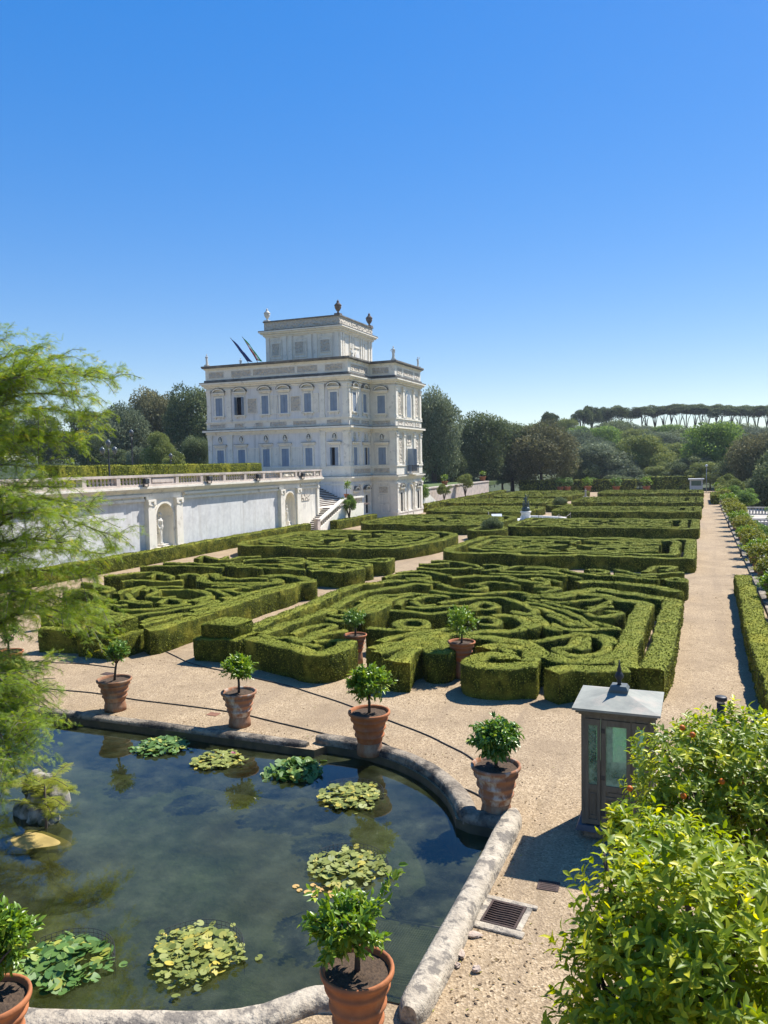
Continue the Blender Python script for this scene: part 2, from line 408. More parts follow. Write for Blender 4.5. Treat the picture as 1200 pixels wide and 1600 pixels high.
# ---------------- box hedge plans in metres: (width, closed, centre line)
NEAR_RIGHT = [
(0.62,0,[[-15.27,23.86],[-15.24,25.98],[-15.31,28.74],[-15.55,32.36],[-15.55,34.55],[-14.91,35.24],[-14.35,36.2],[-13.13,37.07],[-11.97,36.39]]),
(0.55,0,[[-14.32,23.6],[-14.28,25.03],[-14.06,26.65],[-14.09,29.28],[-14.36,32.41],[-13.91,33.84],[-13.39,34.57],[-12.83,35.53],[-12.0,35.6]]),
(0.7,0,[[-14.29,22.87],[-13.54,22.5],[-12.83,22.24],[-12.11,22.0],[-11.33,21.62],[-10.83,21.73],[-10.68,22.61],[-10.82,23.34]]),
(0.5,0,[[-14.25,23.49],[-13.5,23.19],[-13.02,23.34],[-12.29,22.89],[-12.22,23.59],[-11.97,24.45],[-11.65,24.96]]),
(0.5,0,[[-12.07,22.48],[-11.83,22.6],[-11.43,22.49]]),
(0.45,0,[[-13.21,23.8],[-13.22,24.91],[-12.84,25.7],[-12.32,25.38],[-12.41,24.45],[-12.37,23.16]]),
(0.45,0,[[-11.92,23.0],[-11.53,23.42],[-10.89,23.57]]),
(0.45,0,[[-13.13,28.56],[-13.14,30.13],[-13.0,31.6],[-12.72,31.47],[-12.41,28.77],[-12.79,28.2]]),
(0.42,0,[[-13.47,27.48],[-13.67,28.48],[-13.14,28.2],[-12.58,27.58],[-12.91,27.25],[-13.33,27.26]]),
(0.45,0,[[-13.21,26.74],[-12.72,26.41],[-12.42,26.49]]),
(0.5,0,[[-13.4,30.06],[-13.34,32.07],[-12.59,32.5],[-11.96,32.89],[-10.89,32.62],[-10.21,32.59]]),
(0.5,0,[[-12.47,27.95],[-12.25,29.07],[-12.38,31.56],[-11.95,32.63]]),
(0.42,1,[[-12.62,28.78],[-12.82,30.42],[-12.47,31.04],[-12.11,30.23],[-12.06,28.94],[-12.16,28.04]]),
(0.5,1,[[-10.24,26.47],[-10.16,27.17],[-9.53,27.2],[-9.2,26.7],[-9.24,26.19],[-9.78,25.98]]),
(0.5,1,[[-8.61,30.85],[-8.36,31.57],[-7.78,31.2],[-7.53,30.61],[-7.84,30.09],[-8.38,30.29]]),
(0.52,0,[[-7.31,29.02],[-6.94,29.33],[-6.3,28.93],[-5.76,27.93],[-5.81,26.95],[-6.39,26.5],[-7.06,26.21],[-7.59,25.65]]),
(0.45,0,[[-7.84,28.64],[-7.34,28.89],[-6.86,27.99],[-6.87,27.39],[-7.36,27.34]]),
(0.5,0,[[-10.08,30.93],[-9.47,32.05],[-8.71,32.92],[-8.04,33.11],[-7.34,32.49],[-6.42,31.29],[-5.95,30.43],[-6.13,29.9],[-6.82,30.18]]),
(0.5,0,[[-11.5,34.12],[-10.5,33.52],[-9.42,33.41],[-8.48,34.3],[-7.87,34.83],[-6.68,34.0],[-5.91,33.54],[-5.44,34.01],[-4.96,35.0]]),
(0.45,0,[[-11.71,36.09],[-10.61,34.88],[-9.71,34.42],[-9.23,35.21],[-9.92,36.31],[-10.31,36.0]]),
(0.42,0,[[-11.53,29.02],[-10.67,28.92],[-9.85,28.88],[-9.22,29.41],[-8.69,29.85],[-8.15,29.79]]),
(0.42,0,[[-11.09,29.69],[-10.4,29.71],[-9.47,30.2],[-8.7,30.57]]),
(0.45,0,[[-11.43,31.21],[-11.26,32.17],[-10.62,32.48],[-10.17,32.69]]),
(0.4,0,[[-11.3,31.05],[-10.64,30.38],[-10.21,30.69]]),
(0.42,0,[[-11.59,30.0],[-11.9,31.29],[-11.7,31.75]]),
(0.5,0,[[-11.04,25.57],[-9.93,25.56],[-9.01,25.7],[-8.34,26.18],[-8.0,26.62]]),
(0.5,0,[[-9.85,23.74],[-9.66,24.55],[-9.23,25.15],[-8.72,25.71]]),
(0.55,0,[[-9.7,22.75],[-9.46,23.33],[-9.02,23.95],[-8.78,25.03],[-8.53,25.69]]),
(0.6,0,[[-9.35,22.24],[-9.15,22.7],[-8.81,23.53],[-8.54,24.34],[-8.49,25.38]]),
(0.6,0,[[-8.49,21.28],[-8.44,22.1],[-8.51,23.17],[-8.39,23.9],[-8.15,23.86],[-7.63,22.78],[-7.3,22.89],[-7.4,23.63],[-8.0,24.39],[-8.17,25.47]]),
(0.6,0,[[-8.14,21.3],[-8.37,22.34],[-8.37,23.21]]),
(0.45,0,[[-8.4,24.76],[-8.1,25.23],[-7.74,25.74]]),
(0.75,0,[[-5.2,22.52],[-5.32,23.05],[-5.72,23.07],[-6.11,22.84],[-6.21,22.2],[-5.87,21.73],[-5.22,21.79],[-4.59,22.1],[-4.28,22.15]]),
(0.6,0,[[-6.33,23.85],[-6.05,24.39],[-5.49,24.22],[-5.01,24.15],[-4.68,23.5],[-4.62,22.71]]),
(0.5,0,[[-6.1,24.61],[-5.33,23.51]]),
(0.7,0,[[-7.49,25.29],[-6.82,25.32],[-6.01,25.12],[-5.44,24.94],[-4.84,24.31],[-4.32,23.4],[-4.2,23.55],[-3.61,23.13],[-2.97,23.19],[-2.48,23.68],[-2.09,24.52]]),
(0.75,0,[[-3.82,21.75],[-3.38,22.2],[-2.77,22.32],[-2.18,22.46],[-1.82,22.57]]),
(0.75,0,[[-1.86,22.74],[-2.05,24.33],[-2.05,26.34],[-2.06,29.27],[-2.03,31.84],[-2.02,33.11],[-2.42,33.48],[-2.99,33.48],[-3.43,34.07],[-4.16,34.61],[-4.75,34.97]]),
(0.8,0,[[-1.21,22.77],[-1.08,24.43],[-1.03,26.66],[-1.02,29.88],[-0.99,32.49],[-0.98,34.05],[-1.39,34.32],[-2.07,35.07],[-2.9,35.56],[-3.77,36.04],[-4.48,36.12],[-4.92,35.18],[-6.02,34.18],[-7.0,33.49]]),
(0.75,0,[[-5.44,38.38],[-4.58,38.76],[-3.43,38.39],[-2.24,37.86],[-1.38,37.33],[-0.88,36.56]]),
(0.5,0,[[-3.69,26.33],[-3.73,24.88],[-4.12,24.49],[-3.75,23.84],[-3.16,23.88],[-2.74,24.32],[-2.66,25.22],[-2.9,26.2],[-3.31,26.65],[-3.96,26.76]]),
(0.45,0,[[-3.44,26.28],[-3.33,25.12],[-3.55,24.61]]),
(0.5,0,[[-5.16,25.38],[-4.74,25.39],[-4.37,25.99],[-3.81,26.8]]),
(0.42,0,[[-6.72,32.15],[-5.83,31.64],[-4.93,30.83],[-4.23,29.8],[-3.64,28.45],[-3.28,27.77]]),
(0.42,0,[[-6.28,31.26],[-5.53,30.66],[-4.73,29.56],[-4.12,28.6],[-3.73,27.85]]),
(0.42,0,[[-5.32,29.87],[-4.77,29.07],[-4.07,27.86]]),
(0.45,0,[[-4.87,28.29],[-4.5,27.45],[-4.05,27.34],[-3.41,27.46],[-2.91,27.82],[-2.56,28.07]]),
(0.42,0,[[-6.75,32.94],[-5.4,32.14],[-4.09,30.97],[-3.6,32.03],[-3.19,32.29]]),
(0.42,0,[[-6.14,32.59],[-5.23,32.69],[-4.29,33.51],[-3.7,34.08],[-3.39,33.6],[-3.63,32.27],[-4.12,31.66]]),
(0.42,0,[[-3.97,30.53],[-3.55,30.0],[-3.05,30.27],[-2.73,30.89],[-3.02,31.21],[-3.37,31.11]]),
(0.42,0,[[-3.54,28.98],[-3.08,28.39],[-2.76,27.92]]),
(0.45,0,[[-5.76,29.58],[-5.36,28.74],[-4.99,27.67],[-4.48,27.0]]),
(0.42,0,[[-3.06,26.77],[-2.66,26.35],[-2.52,25.49]]),
(0.42,0,[[-6.01,29.02],[-5.76,28.94],[-5.45,28.26],[-5.4,27.41],[-5.61,27.06]]),
(0.45,0,[[-5.52,42.22],[-5.06,42.84],[-4.46,42.23],[-4.75,41.55],[-5.23,41.55]]),
(0.42,0,[[-4.1,43.21],[-3.44,42.18],[-2.69,41.59],[-1.72,42.31],[-0.73,42.8]]),
(0.5,0,[[-2.61,42.82],[-2.15,44.88],[-1.17,44.98],[-1.77,43.53]]),
(0.42,0,[[-2.87,39.74],[-2.36,39.98],[-1.83,39.7]]),
(0.5,0,[[-1.63,40.18],[-1.14,40.85],[-0.69,40.42],[-0.7,39.37],[-1.32,39.72]]),
(0.42,0,[[-3.92,41.28],[-2.86,40.69],[-1.96,40.92]]),
(0.45,0,[[-15.08,37.13],[-14.51,38.46],[-13.28,38.53],[-12.86,37.53],[-13.83,37.11]]),
(0.45,0,[[-15.1,39.05],[-14.13,39.94],[-13.09,39.56],[-12.08,38.9]]),
(0.42,0,[[-14.97,42.33],[-14.16,42.81],[-13.61,43.53]]),
(0.45,0,[[-14.93,44.37],[-13.92,44.53],[-12.19,43.29],[-11.22,42.12],[-11.47,41.38]]),
(0.55,0,[[-11.8,37.98],[-10.6,39.16],[-9.07,39.09],[-8.27,38.06],[-6.75,37.51]]),
(0.42,1,[[-9.98,41.49],[-9.33,42.99],[-7.73,42.97],[-6.61,42.46],[-7.49,41.6],[-8.85,40.76]]),
(0.42,0,[[-10.26,40.15],[-8.68,39.95],[-7.2,40.03],[-6.2,39.83]]),
(0.42,0,[[-14.61,41.01],[-13.35,40.92],[-12.26,41.59],[-11.87,42.16]]),
(0.42,0,[[-11.4,43.19],[-10.82,43.47],[-10.09,42.94],[-10.31,41.41],[-10.86,40.76]]),
(0.42,0,[[-8.91,42.68],[-7.08,42.21],[-5.24,40.94],[-3.61,40.44],[-2.06,39.8]]),
(0.42,0,[[-8.57,41.02],[-6.88,41.01],[-5.46,39.62]]),
(0.42,0,[[-7.76,38.3],[-7.3,38.81],[-6.75,37.51],[-7.15,36.4]]),
(0.42,0,[[-7.09,36.07],[-6.43,36.11],[-5.93,35.77],[-6.6,34.68]]),
(0.42,0,[[-7.66,38.6],[-6.93,38.52],[-6.21,37.91]]),
(0.42,0,[[-10.32,36.05],[-9.31,37.36],[-7.9,36.35]]),
]
NEAR_LEFT = [
(0.7,0,[[-18.64,25.57],[-18.62,27.8],[-18.67,30.46],[-18.54,32.59],[-18.63,34.36],[-18.13,34.87],[-19.01,35.77],[-20.32,36.61],[-21.27,36.55],[-21.56,35.87]]),
(0.5,0,[[-19.19,26.34],[-19.19,28.42],[-19.31,30.95],[-19.12,32.68],[-18.93,33.91]]),
(0.7,0,[[-18.7,22.89],[-18.5,23.4],[-18.54,25.86],[-18.76,27.53]]),
(0.6,0,[[-20.52,35.26],[-19.85,34.59],[-20.7,33.81],[-22.23,33.25],[-23.62,33.59],[-24.82,35.03],[-24.93,35.93],[-24.29,35.6],[-23.28,34.54]]),
(0.42,0,[[-23.7,35.02],[-22.67,34.81],[-21.85,35.38],[-21.09,35.58]]),
(0.45,0,[[-22.55,31.01],[-21.95,30.93],[-20.57,29.71],[-20.5,28.87],[-20.68,28.4]]),
(0.42,0,[[-22.0,31.4],[-21.19,31.14],[-19.77,29.93],[-19.77,29.28]]),
(0.42,0,[[-21.54,31.53],[-20.25,31.07],[-19.53,30.89]]),
(0.42,0,[[-21.89,32.19],[-21.25,32.61],[-20.04,32.28]]),
(0.42,0,[[-21.24,31.61],[-20.59,32.44],[-20.11,33.6],[-19.58,34.11]]),
(0.42,0,[[-22.51,32.54],[-21.54,33.06],[-20.19,33.26]]),
(0.42,0,[[-19.85,27.25],[-20.12,28.56],[-19.68,29.01]]),
(0.42,0,[[-30.24,33.7],[-29.47,34.8],[-28.79,35.76],[-27.55,35.52]]),
(0.42,0,[[-27.53,34.03],[-28.1,35.38],[-26.6,34.78],[-26.26,34.0]]),
(0.42,0,[[-27.8,32.21],[-27.24,33.04],[-25.86,32.86],[-24.79,33.34]]),
(0.45,0,[[-26.42,35.05],[-26.25,35.85],[-25.57,35.79]]),
(0.42,0,[[-25.07,29.55],[-25.5,30.91],[-24.55,31.47],[-23.79,31.98]]),
(0.45,0,[[-24.81,30.2],[-25.02,31.04],[-23.88,30.17],[-23.54,29.04],[-22.73,28.84],[-22.3,29.38]]),
(0.45,0,[[-25.52,29.15],[-25.96,30.48],[-25.64,31.36]]),
(0.45,0,[[-23.97,30.43],[-23.23,30.92],[-22.13,30.93],[-20.78,29.91],[-20.71,28.64],[-21.24,28.24]]),
(0.42,0,[[-24.97,29.3],[-23.62,28.07],[-22.59,27.86]]),
(0.42,0,[[-21.85,27.58],[-22.06,28.51],[-21.26,28.48],[-20.71,27.67],[-21.47,27.21]]),
(0.42,0,[[-23.79,27.52],[-22.61,27.36],[-22.17,27.59]]),
(0.42,0,[[-22.49,26.0],[-21.53,26.28],[-20.99,27.12],[-20.44,27.98]]),
(0.42,0,[[-21.47,24.8],[-20.97,25.36],[-20.45,26.15],[-19.88,27.21],[-19.87,28.88]]),
(0.42,0,[[-19.8,23.92],[-19.81,25.09],[-19.22,26.29],[-19.56,28.72]]),
(0.42,0,[[-23.79,26.55],[-23.29,26.69],[-23.03,27.0]]),
(0.42,0,[[-19.32,23.34],[-19.27,24.27],[-19.3,25.64]]),
(0.5,0,[[-29.84,31.67],[-28.54,31.35],[-26.94,30.52],[-26.57,29.43]]),
(0.5,0,[[-28.45,28.91],[-27.95,29.64],[-25.38,28.1],[-24.13,27.42]]),
(0.5,0,[[-25.22,26.14],[-24.81,26.74],[-22.67,25.51],[-20.87,24.77]]),
(0.6,0,[[-22.85,22.09],[-21.57,22.3],[-20.38,22.49]]),
(0.5,0,[[-24.02,23.84],[-22.86,24.19],[-21.39,23.83]]),
(0.5,0,[[-25.92,25.01],[-25.45,25.6],[-23.95,24.92]]),
]
SECOND_LEFT = [
(0.6,0,[[-20.03,38.48],[-19.42,38.89],[-18.31,38.67],[-19.0,39.59],[-20.03,39.6],[-20.77,40.03],[-20.68,41.44],[-19.41,41.56],[-17.89,40.47]]),
(0.6,0,[[-18.26,38.68],[-17.93,39.43],[-17.76,40.33]]),
(0.5,0,[[-21.72,42.97],[-20.1,43.05],[-17.95,42.1],[-18.25,41.28],[-19.69,42.16]]),
(0.5,0,[[-22.96,43.73],[-21.17,44.14],[-19.16,43.98],[-17.85,45.12],[-17.66,43.62],[-18.88,43.34]]),
(0.5,0,[[-23.66,39.33],[-22.22,39.05],[-20.68,38.74],[-21.94,39.75],[-23.13,40.66],[-21.98,41.32]]),
(0.45,0,[[-24.9,38.57],[-24.31,39.17],[-23.25,38.54]]),
(0.45,0,[[-25.77,39.27],[-24.71,40.28],[-23.11,40.39]]),
(0.45,0,[[-26.38,41.57],[-25.22,42.57],[-23.48,42.56],[-22.82,42.92],[-22.36,41.52],[-23.74,41.49]]),
(0.45,0,[[-25.53,43.35],[-23.84,43.74],[-21.85,42.13],[-20.9,42.16]]),
(0.45,0,[[-28.22,41.66],[-27.61,42.33],[-27.55,43.44],[-26.52,44.01]]),
(0.45,0,[[-28.3,39.61],[-27.16,40.08],[-25.66,40.44]]),
(0.45,0,[[-22.01,41.9],[-20.95,40.91],[-20.36,41.33],[-19.1,40.89],[-19.61,40.32]]),
(0.42,0,[[-31.24,37.94],[-29.51,38.63],[-27.08,38.69],[-25.94,38.79]]),
(0.42,0,[[-30.71,39.45],[-29.01,39.86],[-27.3,39.8],[-26.64,40.89]]),
(0.42,0,[[-29.84,41.62],[-30.28,43.08],[-28.58,42.11],[-28.54,43.16]]),
(0.42,0,[[-25.96,39.22],[-24.68,38.67],[-23.92,39.11]]),
]

# ------------------------------------------------------------------ clipped box hedges
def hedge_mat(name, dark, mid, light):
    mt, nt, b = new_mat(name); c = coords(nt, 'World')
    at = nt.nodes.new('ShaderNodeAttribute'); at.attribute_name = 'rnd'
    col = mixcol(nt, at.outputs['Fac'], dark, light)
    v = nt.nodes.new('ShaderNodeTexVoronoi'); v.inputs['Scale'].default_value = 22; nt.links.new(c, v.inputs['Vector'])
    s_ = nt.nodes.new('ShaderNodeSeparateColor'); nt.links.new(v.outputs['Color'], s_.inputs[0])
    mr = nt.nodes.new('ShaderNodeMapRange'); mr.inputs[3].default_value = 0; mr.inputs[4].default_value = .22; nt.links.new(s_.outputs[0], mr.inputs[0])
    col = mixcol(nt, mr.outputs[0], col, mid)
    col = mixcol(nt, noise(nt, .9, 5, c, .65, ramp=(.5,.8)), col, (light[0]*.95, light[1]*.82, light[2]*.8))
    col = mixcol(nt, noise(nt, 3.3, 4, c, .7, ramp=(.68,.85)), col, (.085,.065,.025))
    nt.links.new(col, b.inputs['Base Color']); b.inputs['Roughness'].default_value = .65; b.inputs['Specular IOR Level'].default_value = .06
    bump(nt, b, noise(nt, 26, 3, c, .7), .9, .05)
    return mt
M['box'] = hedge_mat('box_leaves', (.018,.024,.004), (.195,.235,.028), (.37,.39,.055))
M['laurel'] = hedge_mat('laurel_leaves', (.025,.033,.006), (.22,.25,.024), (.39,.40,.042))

def hedge_geo(path, wd, h, closed=False, step=.25, jit=.02, tufts=0.0, tsize=.055, z0=0.0):
    P = spline(path, step, closed); n = len(P)
    if closed: T = np.roll(P, -1, 0) - np.roll(P, 1, 0)
    else: T = np.gradient(P, axis=0)
    T = unit(T); N = np.stack([-T[:,1], T[:,0]], 1)
    wd = wd*(.74 if wd <= .5 and h < 1 else .92); r = min(.04, wd*.15)
    hw = wd/2
    sec = [(-hw*.93, 0), (-hw*1.0, h*.3), (-hw*1.0, h*.65), (-hw, h-r), (-hw+r*.8, h-r*.1), (-hw*.3, h+.012), (hw*.3, h+.012), (hw-r*.8, h-r*.1), (hw, h-r), (hw, h*.65), (hw*1.0, h*.3), (hw*.93, 0)]
    K = len(sec); S = np.array(sec)
    V = np.zeros((n, K, 3))
    V[:,:,0] = P[:,None,0] + N[:,None,0]*S[None,:,0]; V[:,:,1] = P[:,None,1] + N[:,None,1]*S[None,:,0]; V[:,:,2] = S[None,:,1] + z0
    s = np.cumsum(np.linalg.norm(np.diff(P, axis=0, prepend=P[:1]), axis=1))
    ph = nr.random(4)*6.28
    wob = .018*np.sin(s*2.1+ph[0])+.012*np.sin(s*5.3+ph[1]); hob = .02*np.sin(s*1.3+ph[2])+.014*np.sin(s*4.1+ph[3]) + nr.normal(0, .008)
    sg = np.sign(S[:,0])
    V[:,:,0] += N[:,None,0]*wob[:,None]*sg; V[:,:,1] += N[:,None,1]*wob[:,None]*sg
    V[:,:,2] += hob[:,None]*(S[None,:,1] > h*.5)
    V += nr.normal(0, jit, V.shape)*np.array([1,1,.6])
    idx = np.arange(n*K).reshape(n, K)
    a = idx if closed else idx[:-1]; b = np.roll(idx, -1, 0) if closed else idx[1:]
    F = np.stack([a[:,:-1], b[:,:-1], b[:,1:], a[:,1:]], -1).reshape(-1, 4)
    F = F[:, ::-1]
    V = V.reshape(-1, 3); rnd = np.clip(np.tile(np.where(S[:,1] > h-.02, .50, .05), n)+nr.normal(0, .06, len(V)), 0, 1)  # tops coloured light, sides dark: top light and side shade painted into the hedge
    if not closed:
        caps = []
        for e, row in ((0, idx[0]), (1, idx[-1])):
            for k in range(K//2-1): caps.append([row[k], row[k+1], row[K-2-k], row[K-1-k]])
        F = np.concatenate([F, np.array(caps)], 0)
    if tufts:
        q = V[F]; c0 = q.mean(1); nn = np.cross(q[:,2]-q[:,0], q[:,3]-q[:,1]); ar = np.linalg.norm(nn, axis=1)/2; nn = unit(nn)
        ctr = np.concatenate([P, np.full((n,1), h*.45+z0)], 1)
        if closed is False or True:
            # make normals point away from the hedge core
            d2 = ((c0[:,None,:2]-P[None,::max(1,n//60)])**2).sum(-1).argmin(1); core = ctr[::max(1,n//60)][d2]
            flip = ((c0-core)*nn).sum(1) < 0; nn[flip] *= -1
        k = nr.poisson(ar*tufts*np.where(np.abs(nn[:,2]) > .6, 2.0, 1.0)); fi = np.repeat(np.arange(len(F)), k); m_ = len(fi)
        if m_:
            uv = nr.random((m_, 2)); qq = q[fi]
            pt = (qq[:,0]*(1-uv[:,:1])+qq[:,1]*uv[:,:1])*(1-uv[:,1:])+(qq[:,3]*(1-uv[:,:1])+qq[:,2]*uv[:,:1])*uv[:,1:]
            nrm = unit(nn[fi]*1.0+nr.normal(0, .28, (m_,3)))
            d = unit(np.cross(nrm, nr.normal(0, 1, (m_,3)))*.8+nn[fi]*.24); sd = unit(np.cross(d, nrm))
            sz = (tsize*(.6+.8*nr.random(m_)))[:,None]
            pt = pt - nn[fi]*(.035*nr.random((m_,1))**2)
            TV = np.stack([pt-sd*sz*.28, pt+d*sz*.5-sd*sz*.42, pt+d*sz, pt+d*sz*.5+sd*sz*.42], 1).reshape(-1, 3)
            TF = np.arange(m_*4).reshape(m_, 4)+len(V)
            tr = np.clip(nr.normal(.55, .24, m_), 0, 1)
            V = np.concatenate([V, TV]); F = np.concatenate([F, TF]); rnd = np.concatenate([rnd, np.repeat(tr, 4)])
    return V, F, rnd

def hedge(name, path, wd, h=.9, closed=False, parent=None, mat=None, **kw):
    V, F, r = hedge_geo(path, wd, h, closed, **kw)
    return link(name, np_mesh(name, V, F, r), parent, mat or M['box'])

def bed(label, data, near, group='box parterre beds'):
    e = empty('parterre_bed', (0,0,0)); tag(e, label, 'hedge bed', group)
    for w_, c, p in data:
        y = sum(q[1] for q in p)/len(p)
        tf, ts, st, jt = (760, .040, .16, .010) if y < 32 else (470, .051, .24, .012) if y < 46 else (420, .052, .35, .012) if y < 66 else (230, .07, .45, .014) if y < 85 else (110, .10, .6, .018) if y < 105 else (60, .14, .8, .02)
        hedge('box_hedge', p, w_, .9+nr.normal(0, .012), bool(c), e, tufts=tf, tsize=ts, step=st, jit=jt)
    return e

def pattern(x0, x1, y0, y1, kind=0, near_wave=True):
    """a scrolled bed: outer border, inner border and mirrored scrolls and fans"""
    cx, cy_, a, b = (x0+x1)/2, (y0+y1)/2, (x1-x0)/2, (y1-y0)/2
    D = []
    def add(wd, pts, mir=True, closed=0):
        D.append((wd, closed, [(cx+u*a, cy_+v*b) for u, v in pts]))
        if mir: D.append((wd, closed, [(cx-u*a, cy_+v*b) for u, v in pts]))
    if kind == 0:      # straight sides, scalloped near edge (right-hand beds)
        D.append((.75, 1, [(cx+u*a, cy_+v*b) for u, v in [(-1,-.72),(-.72,-.98),(-.4,-.88),(-.3,-1.0),(0,-1.02),(.18,-.86),(.5,-.95),(.8,-.97),(.97,-.92),(1,-.8),(1,0),(1,.8),(.97,.95),(.6,.9),(.2,1.0),(0,.9),(-.2,.98),(-.6,.9),(-.96,.9),(-1,.5)]]))
        D.append((.6, 0, [(cx+u*a, cy_+v*b) for u, v in [(.35,.72),(.6,.66),(.86,.7),(.87,0),(.86,-.68),(.55,-.66),(.2,-.62),(0,-.72),(-.25,-.7),(-.55,-.66),(-.82,-.5),(-.86,0),(-.8,.6),(-.5,.7)]]))
    else:              # rounded sides (left-hand beds)
        D.append((.75, 1, [(cx+u*a, cy_+v*b) for u, v in [(-1,-.2),(-.97,-.6),(-.8,-.85),(-.6,-.9),(-.3,-.8),(-.1,-.98),(.2,-.98),(.3,-.85),(.55,-.9),(.8,-.75),(.97,-.2),(1,.3),(.93,.75),(.6,.95),(.2,.9),(0,1),(-.3,.92),(-.7,.95),(-.95,.6)]]))
        D.append((.55, 0, [(cx+u*a, cy_+v*b) for u, v in [(-.5,.75),(-.8,.6),(-.86,.1),(-.8,-.5),(-.5,-.66),(-.2,-.6),(0,-.74),(.3,-.6),(.6,-.6),(.82,-.3),(.84,.3),(.7,.7),(.3,.72)]]))
    def spiral(u, v, r, t0, turns, sgn=1, n=14, sq=1.0):
        return [(u+r*(1-.72*i/n)*math.cos(t0+sgn*turns*6.283*i/n), v+r*sq*(1-.72*i/n)*math.sin(t0+sgn*turns*6.283*i/n)*a/b) for i in range(n+1)]
    add(.42, [(.03,-.6)]+spiral(.3,-.3,.17,-2.2,1.2)); add(.42, [(.05,.6)]+spiral(.3,.38,.15,2.4,1.2,-1))
    add(.42, spiral(.62,-.25,.12,1.5,1.1)); add(.42, spiral(.62,.3,.12,-1.5,1.1,-1))
    for i in range(4):
        t = i/3; add(.40, [(.05+.02*i,.02),(.2+.05*t,-.03+.16*(t-.5)),(.42,.32*(t-.5)),(.6+.06*math.cos(t*3),.42*(t-.5)),(.74,.6*(t-.5))])
    for i in range(3):
        add(.40, [(.1+.06*i,-.55+.03*i),(.35+.05*i,-.58+.08*i),(.55+.06*i,-.5+.1*i),(.75-.02*i,-.42+.1*i)])
        add(.40, [(.08+.05*i,.62-.06*i),(.3+.06*i,.6-.05*i),(.52+.06*i,.62-.1*i),(.74,.5-.12*i)])
    add(.45, [(0,-.5),(.05,-.3),(0,-.1)], False); add(.45, [(0,.12),(-.04,.35),(0,.55)], False)
    add(.42, [(.12,-.75),(.3,-.72),(.5,-.78)]); add(.42, [(.1,.8),(.35,.82),(.6,.78)])
    return D

bed('near right parterre bed of curling box hedges with double border, nearest the glazed kiosk', NEAR_RIGHT, True)
bed('near left parterre bed of curling box hedges, half behind the feathery cypress', NEAR_LEFT, True)
bed('small flourish of box scrolls between near left bed and the oval-ended bed', SECOND_LEFT, True)
bed('second right parterre bed from the kiosk, beyond the near right bed', pattern(-15.7,-.5,48.7,60.6,0), False)
bed('third right parterre bed from the kiosk, beside the fountain clearing', pattern(-16.0,-.3,69.2,80.0,0), False)
bed('fourth right parterre bed from the kiosk, just past the fountain', pattern(-15.6,-.1,90.6,100.0,0), False)
bed('fifth right parterre bed from the kiosk, last but one before the white booth', pattern(-16.4,.15,110.5,126,0), False)
bed('farthest right parterre bed, before the white booth', pattern(-16.0,.35,138.5,152,0), False)
bed('oval-ended left parterre bed below the stone stairs', pattern(-33.0,-18.3,49.0,63.5,1), False)
bed('left parterre bed in front of the villa garden door', pattern(-31.5,-17.8,69.3,83.5,1), False)
bed('left parterre bed just past the villa and left of the fountain', pattern(-31.2,-18.2,89.2,101,1), False)
bed('left parterre bed beyond the fountain, before the farthest left bed', pattern(-34,-18.3,107,120,1), False)
bed('farthest left parterre bed, by the terracotta pots at the end of the garden', pattern(-32.5,-18.8,126,152,1), False)
bed('small round box bed with a clipped ball beside the central path', [(.6,1,[(-18.6,66.2),(-17.6,64.9),(-16.3,65.4),(-15.9,67.5),(-16.6,69.6),(-18.0,69.2)]),(.42,0,[(-17.9,67.2),(-17,66.4),(-16.6,67.6)])], False)
bed('small round box bed beside the central path just beyond the fountain', [(.6,1,[(-18.4,103.2),(-17.2,102.3),(-15.8,103.2),(-15.9,105.5),(-17.2,106.4),(-18.4,105.2)])], False)

# hedges along the edges of the garden
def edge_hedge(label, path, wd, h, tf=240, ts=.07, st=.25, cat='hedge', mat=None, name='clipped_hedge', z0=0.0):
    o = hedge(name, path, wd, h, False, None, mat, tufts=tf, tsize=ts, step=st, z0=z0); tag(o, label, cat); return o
edge_hedge('long low box hedge along the foot of the white retaining wall', [(-36.2,24),(-36.0,43.6),(-36.1,56),(-36.15,69.0)], .9, .95, 260, .068, .3)
edge_hedge('short square hedge beside the foot of the stone stairs', [(-35.0,72.6),(-34.9,78),(-34.85,83)], .95, .95, 190, .08, .3)
edge_hedge('hedge running along the base of the cream wall beyond the villa', [(-34.8,100.5),(-35.0,118),(-35.4,150)], 1.2, 1.05, 45, .17, .6)
edge_hedge('yellow-green hedge at the right edge of the gravel walk, near the kiosk', [(1.98,20.5),(1.9,26),(1.92,32),(2.0,36.5),(2.02,42.2)], .78, .92, 620, .045, .16, mat=M['laurel'])
edge_hedge('small hedge at the far right end of the gravel walk', [(2.2,121),(2.2,134)], 1.0, 1.2, 40, .18, .6)
edge_hedge('tall leafy hedge on the terrace behind the balustrade', [(-40,40),(-40,52),(-40.0,66)], 1.3, 1.75, 170, .085, .35, mat=M['laurel'], z0=5.25)
edge_hedge('tall dark hedge wall at the far end of the garden, left of the white booth', [(-10,166.5),(-4,166.5),(-.9,166.5)], 1.6, 3.0, 14, .3, .8)
edge_hedge('dark green hedge at the foot of the woods beyond the farthest left bed', [(-36,168),(-26,168.5),(-12,167.5)], 2.0, 2.4, 14, .3, .8)

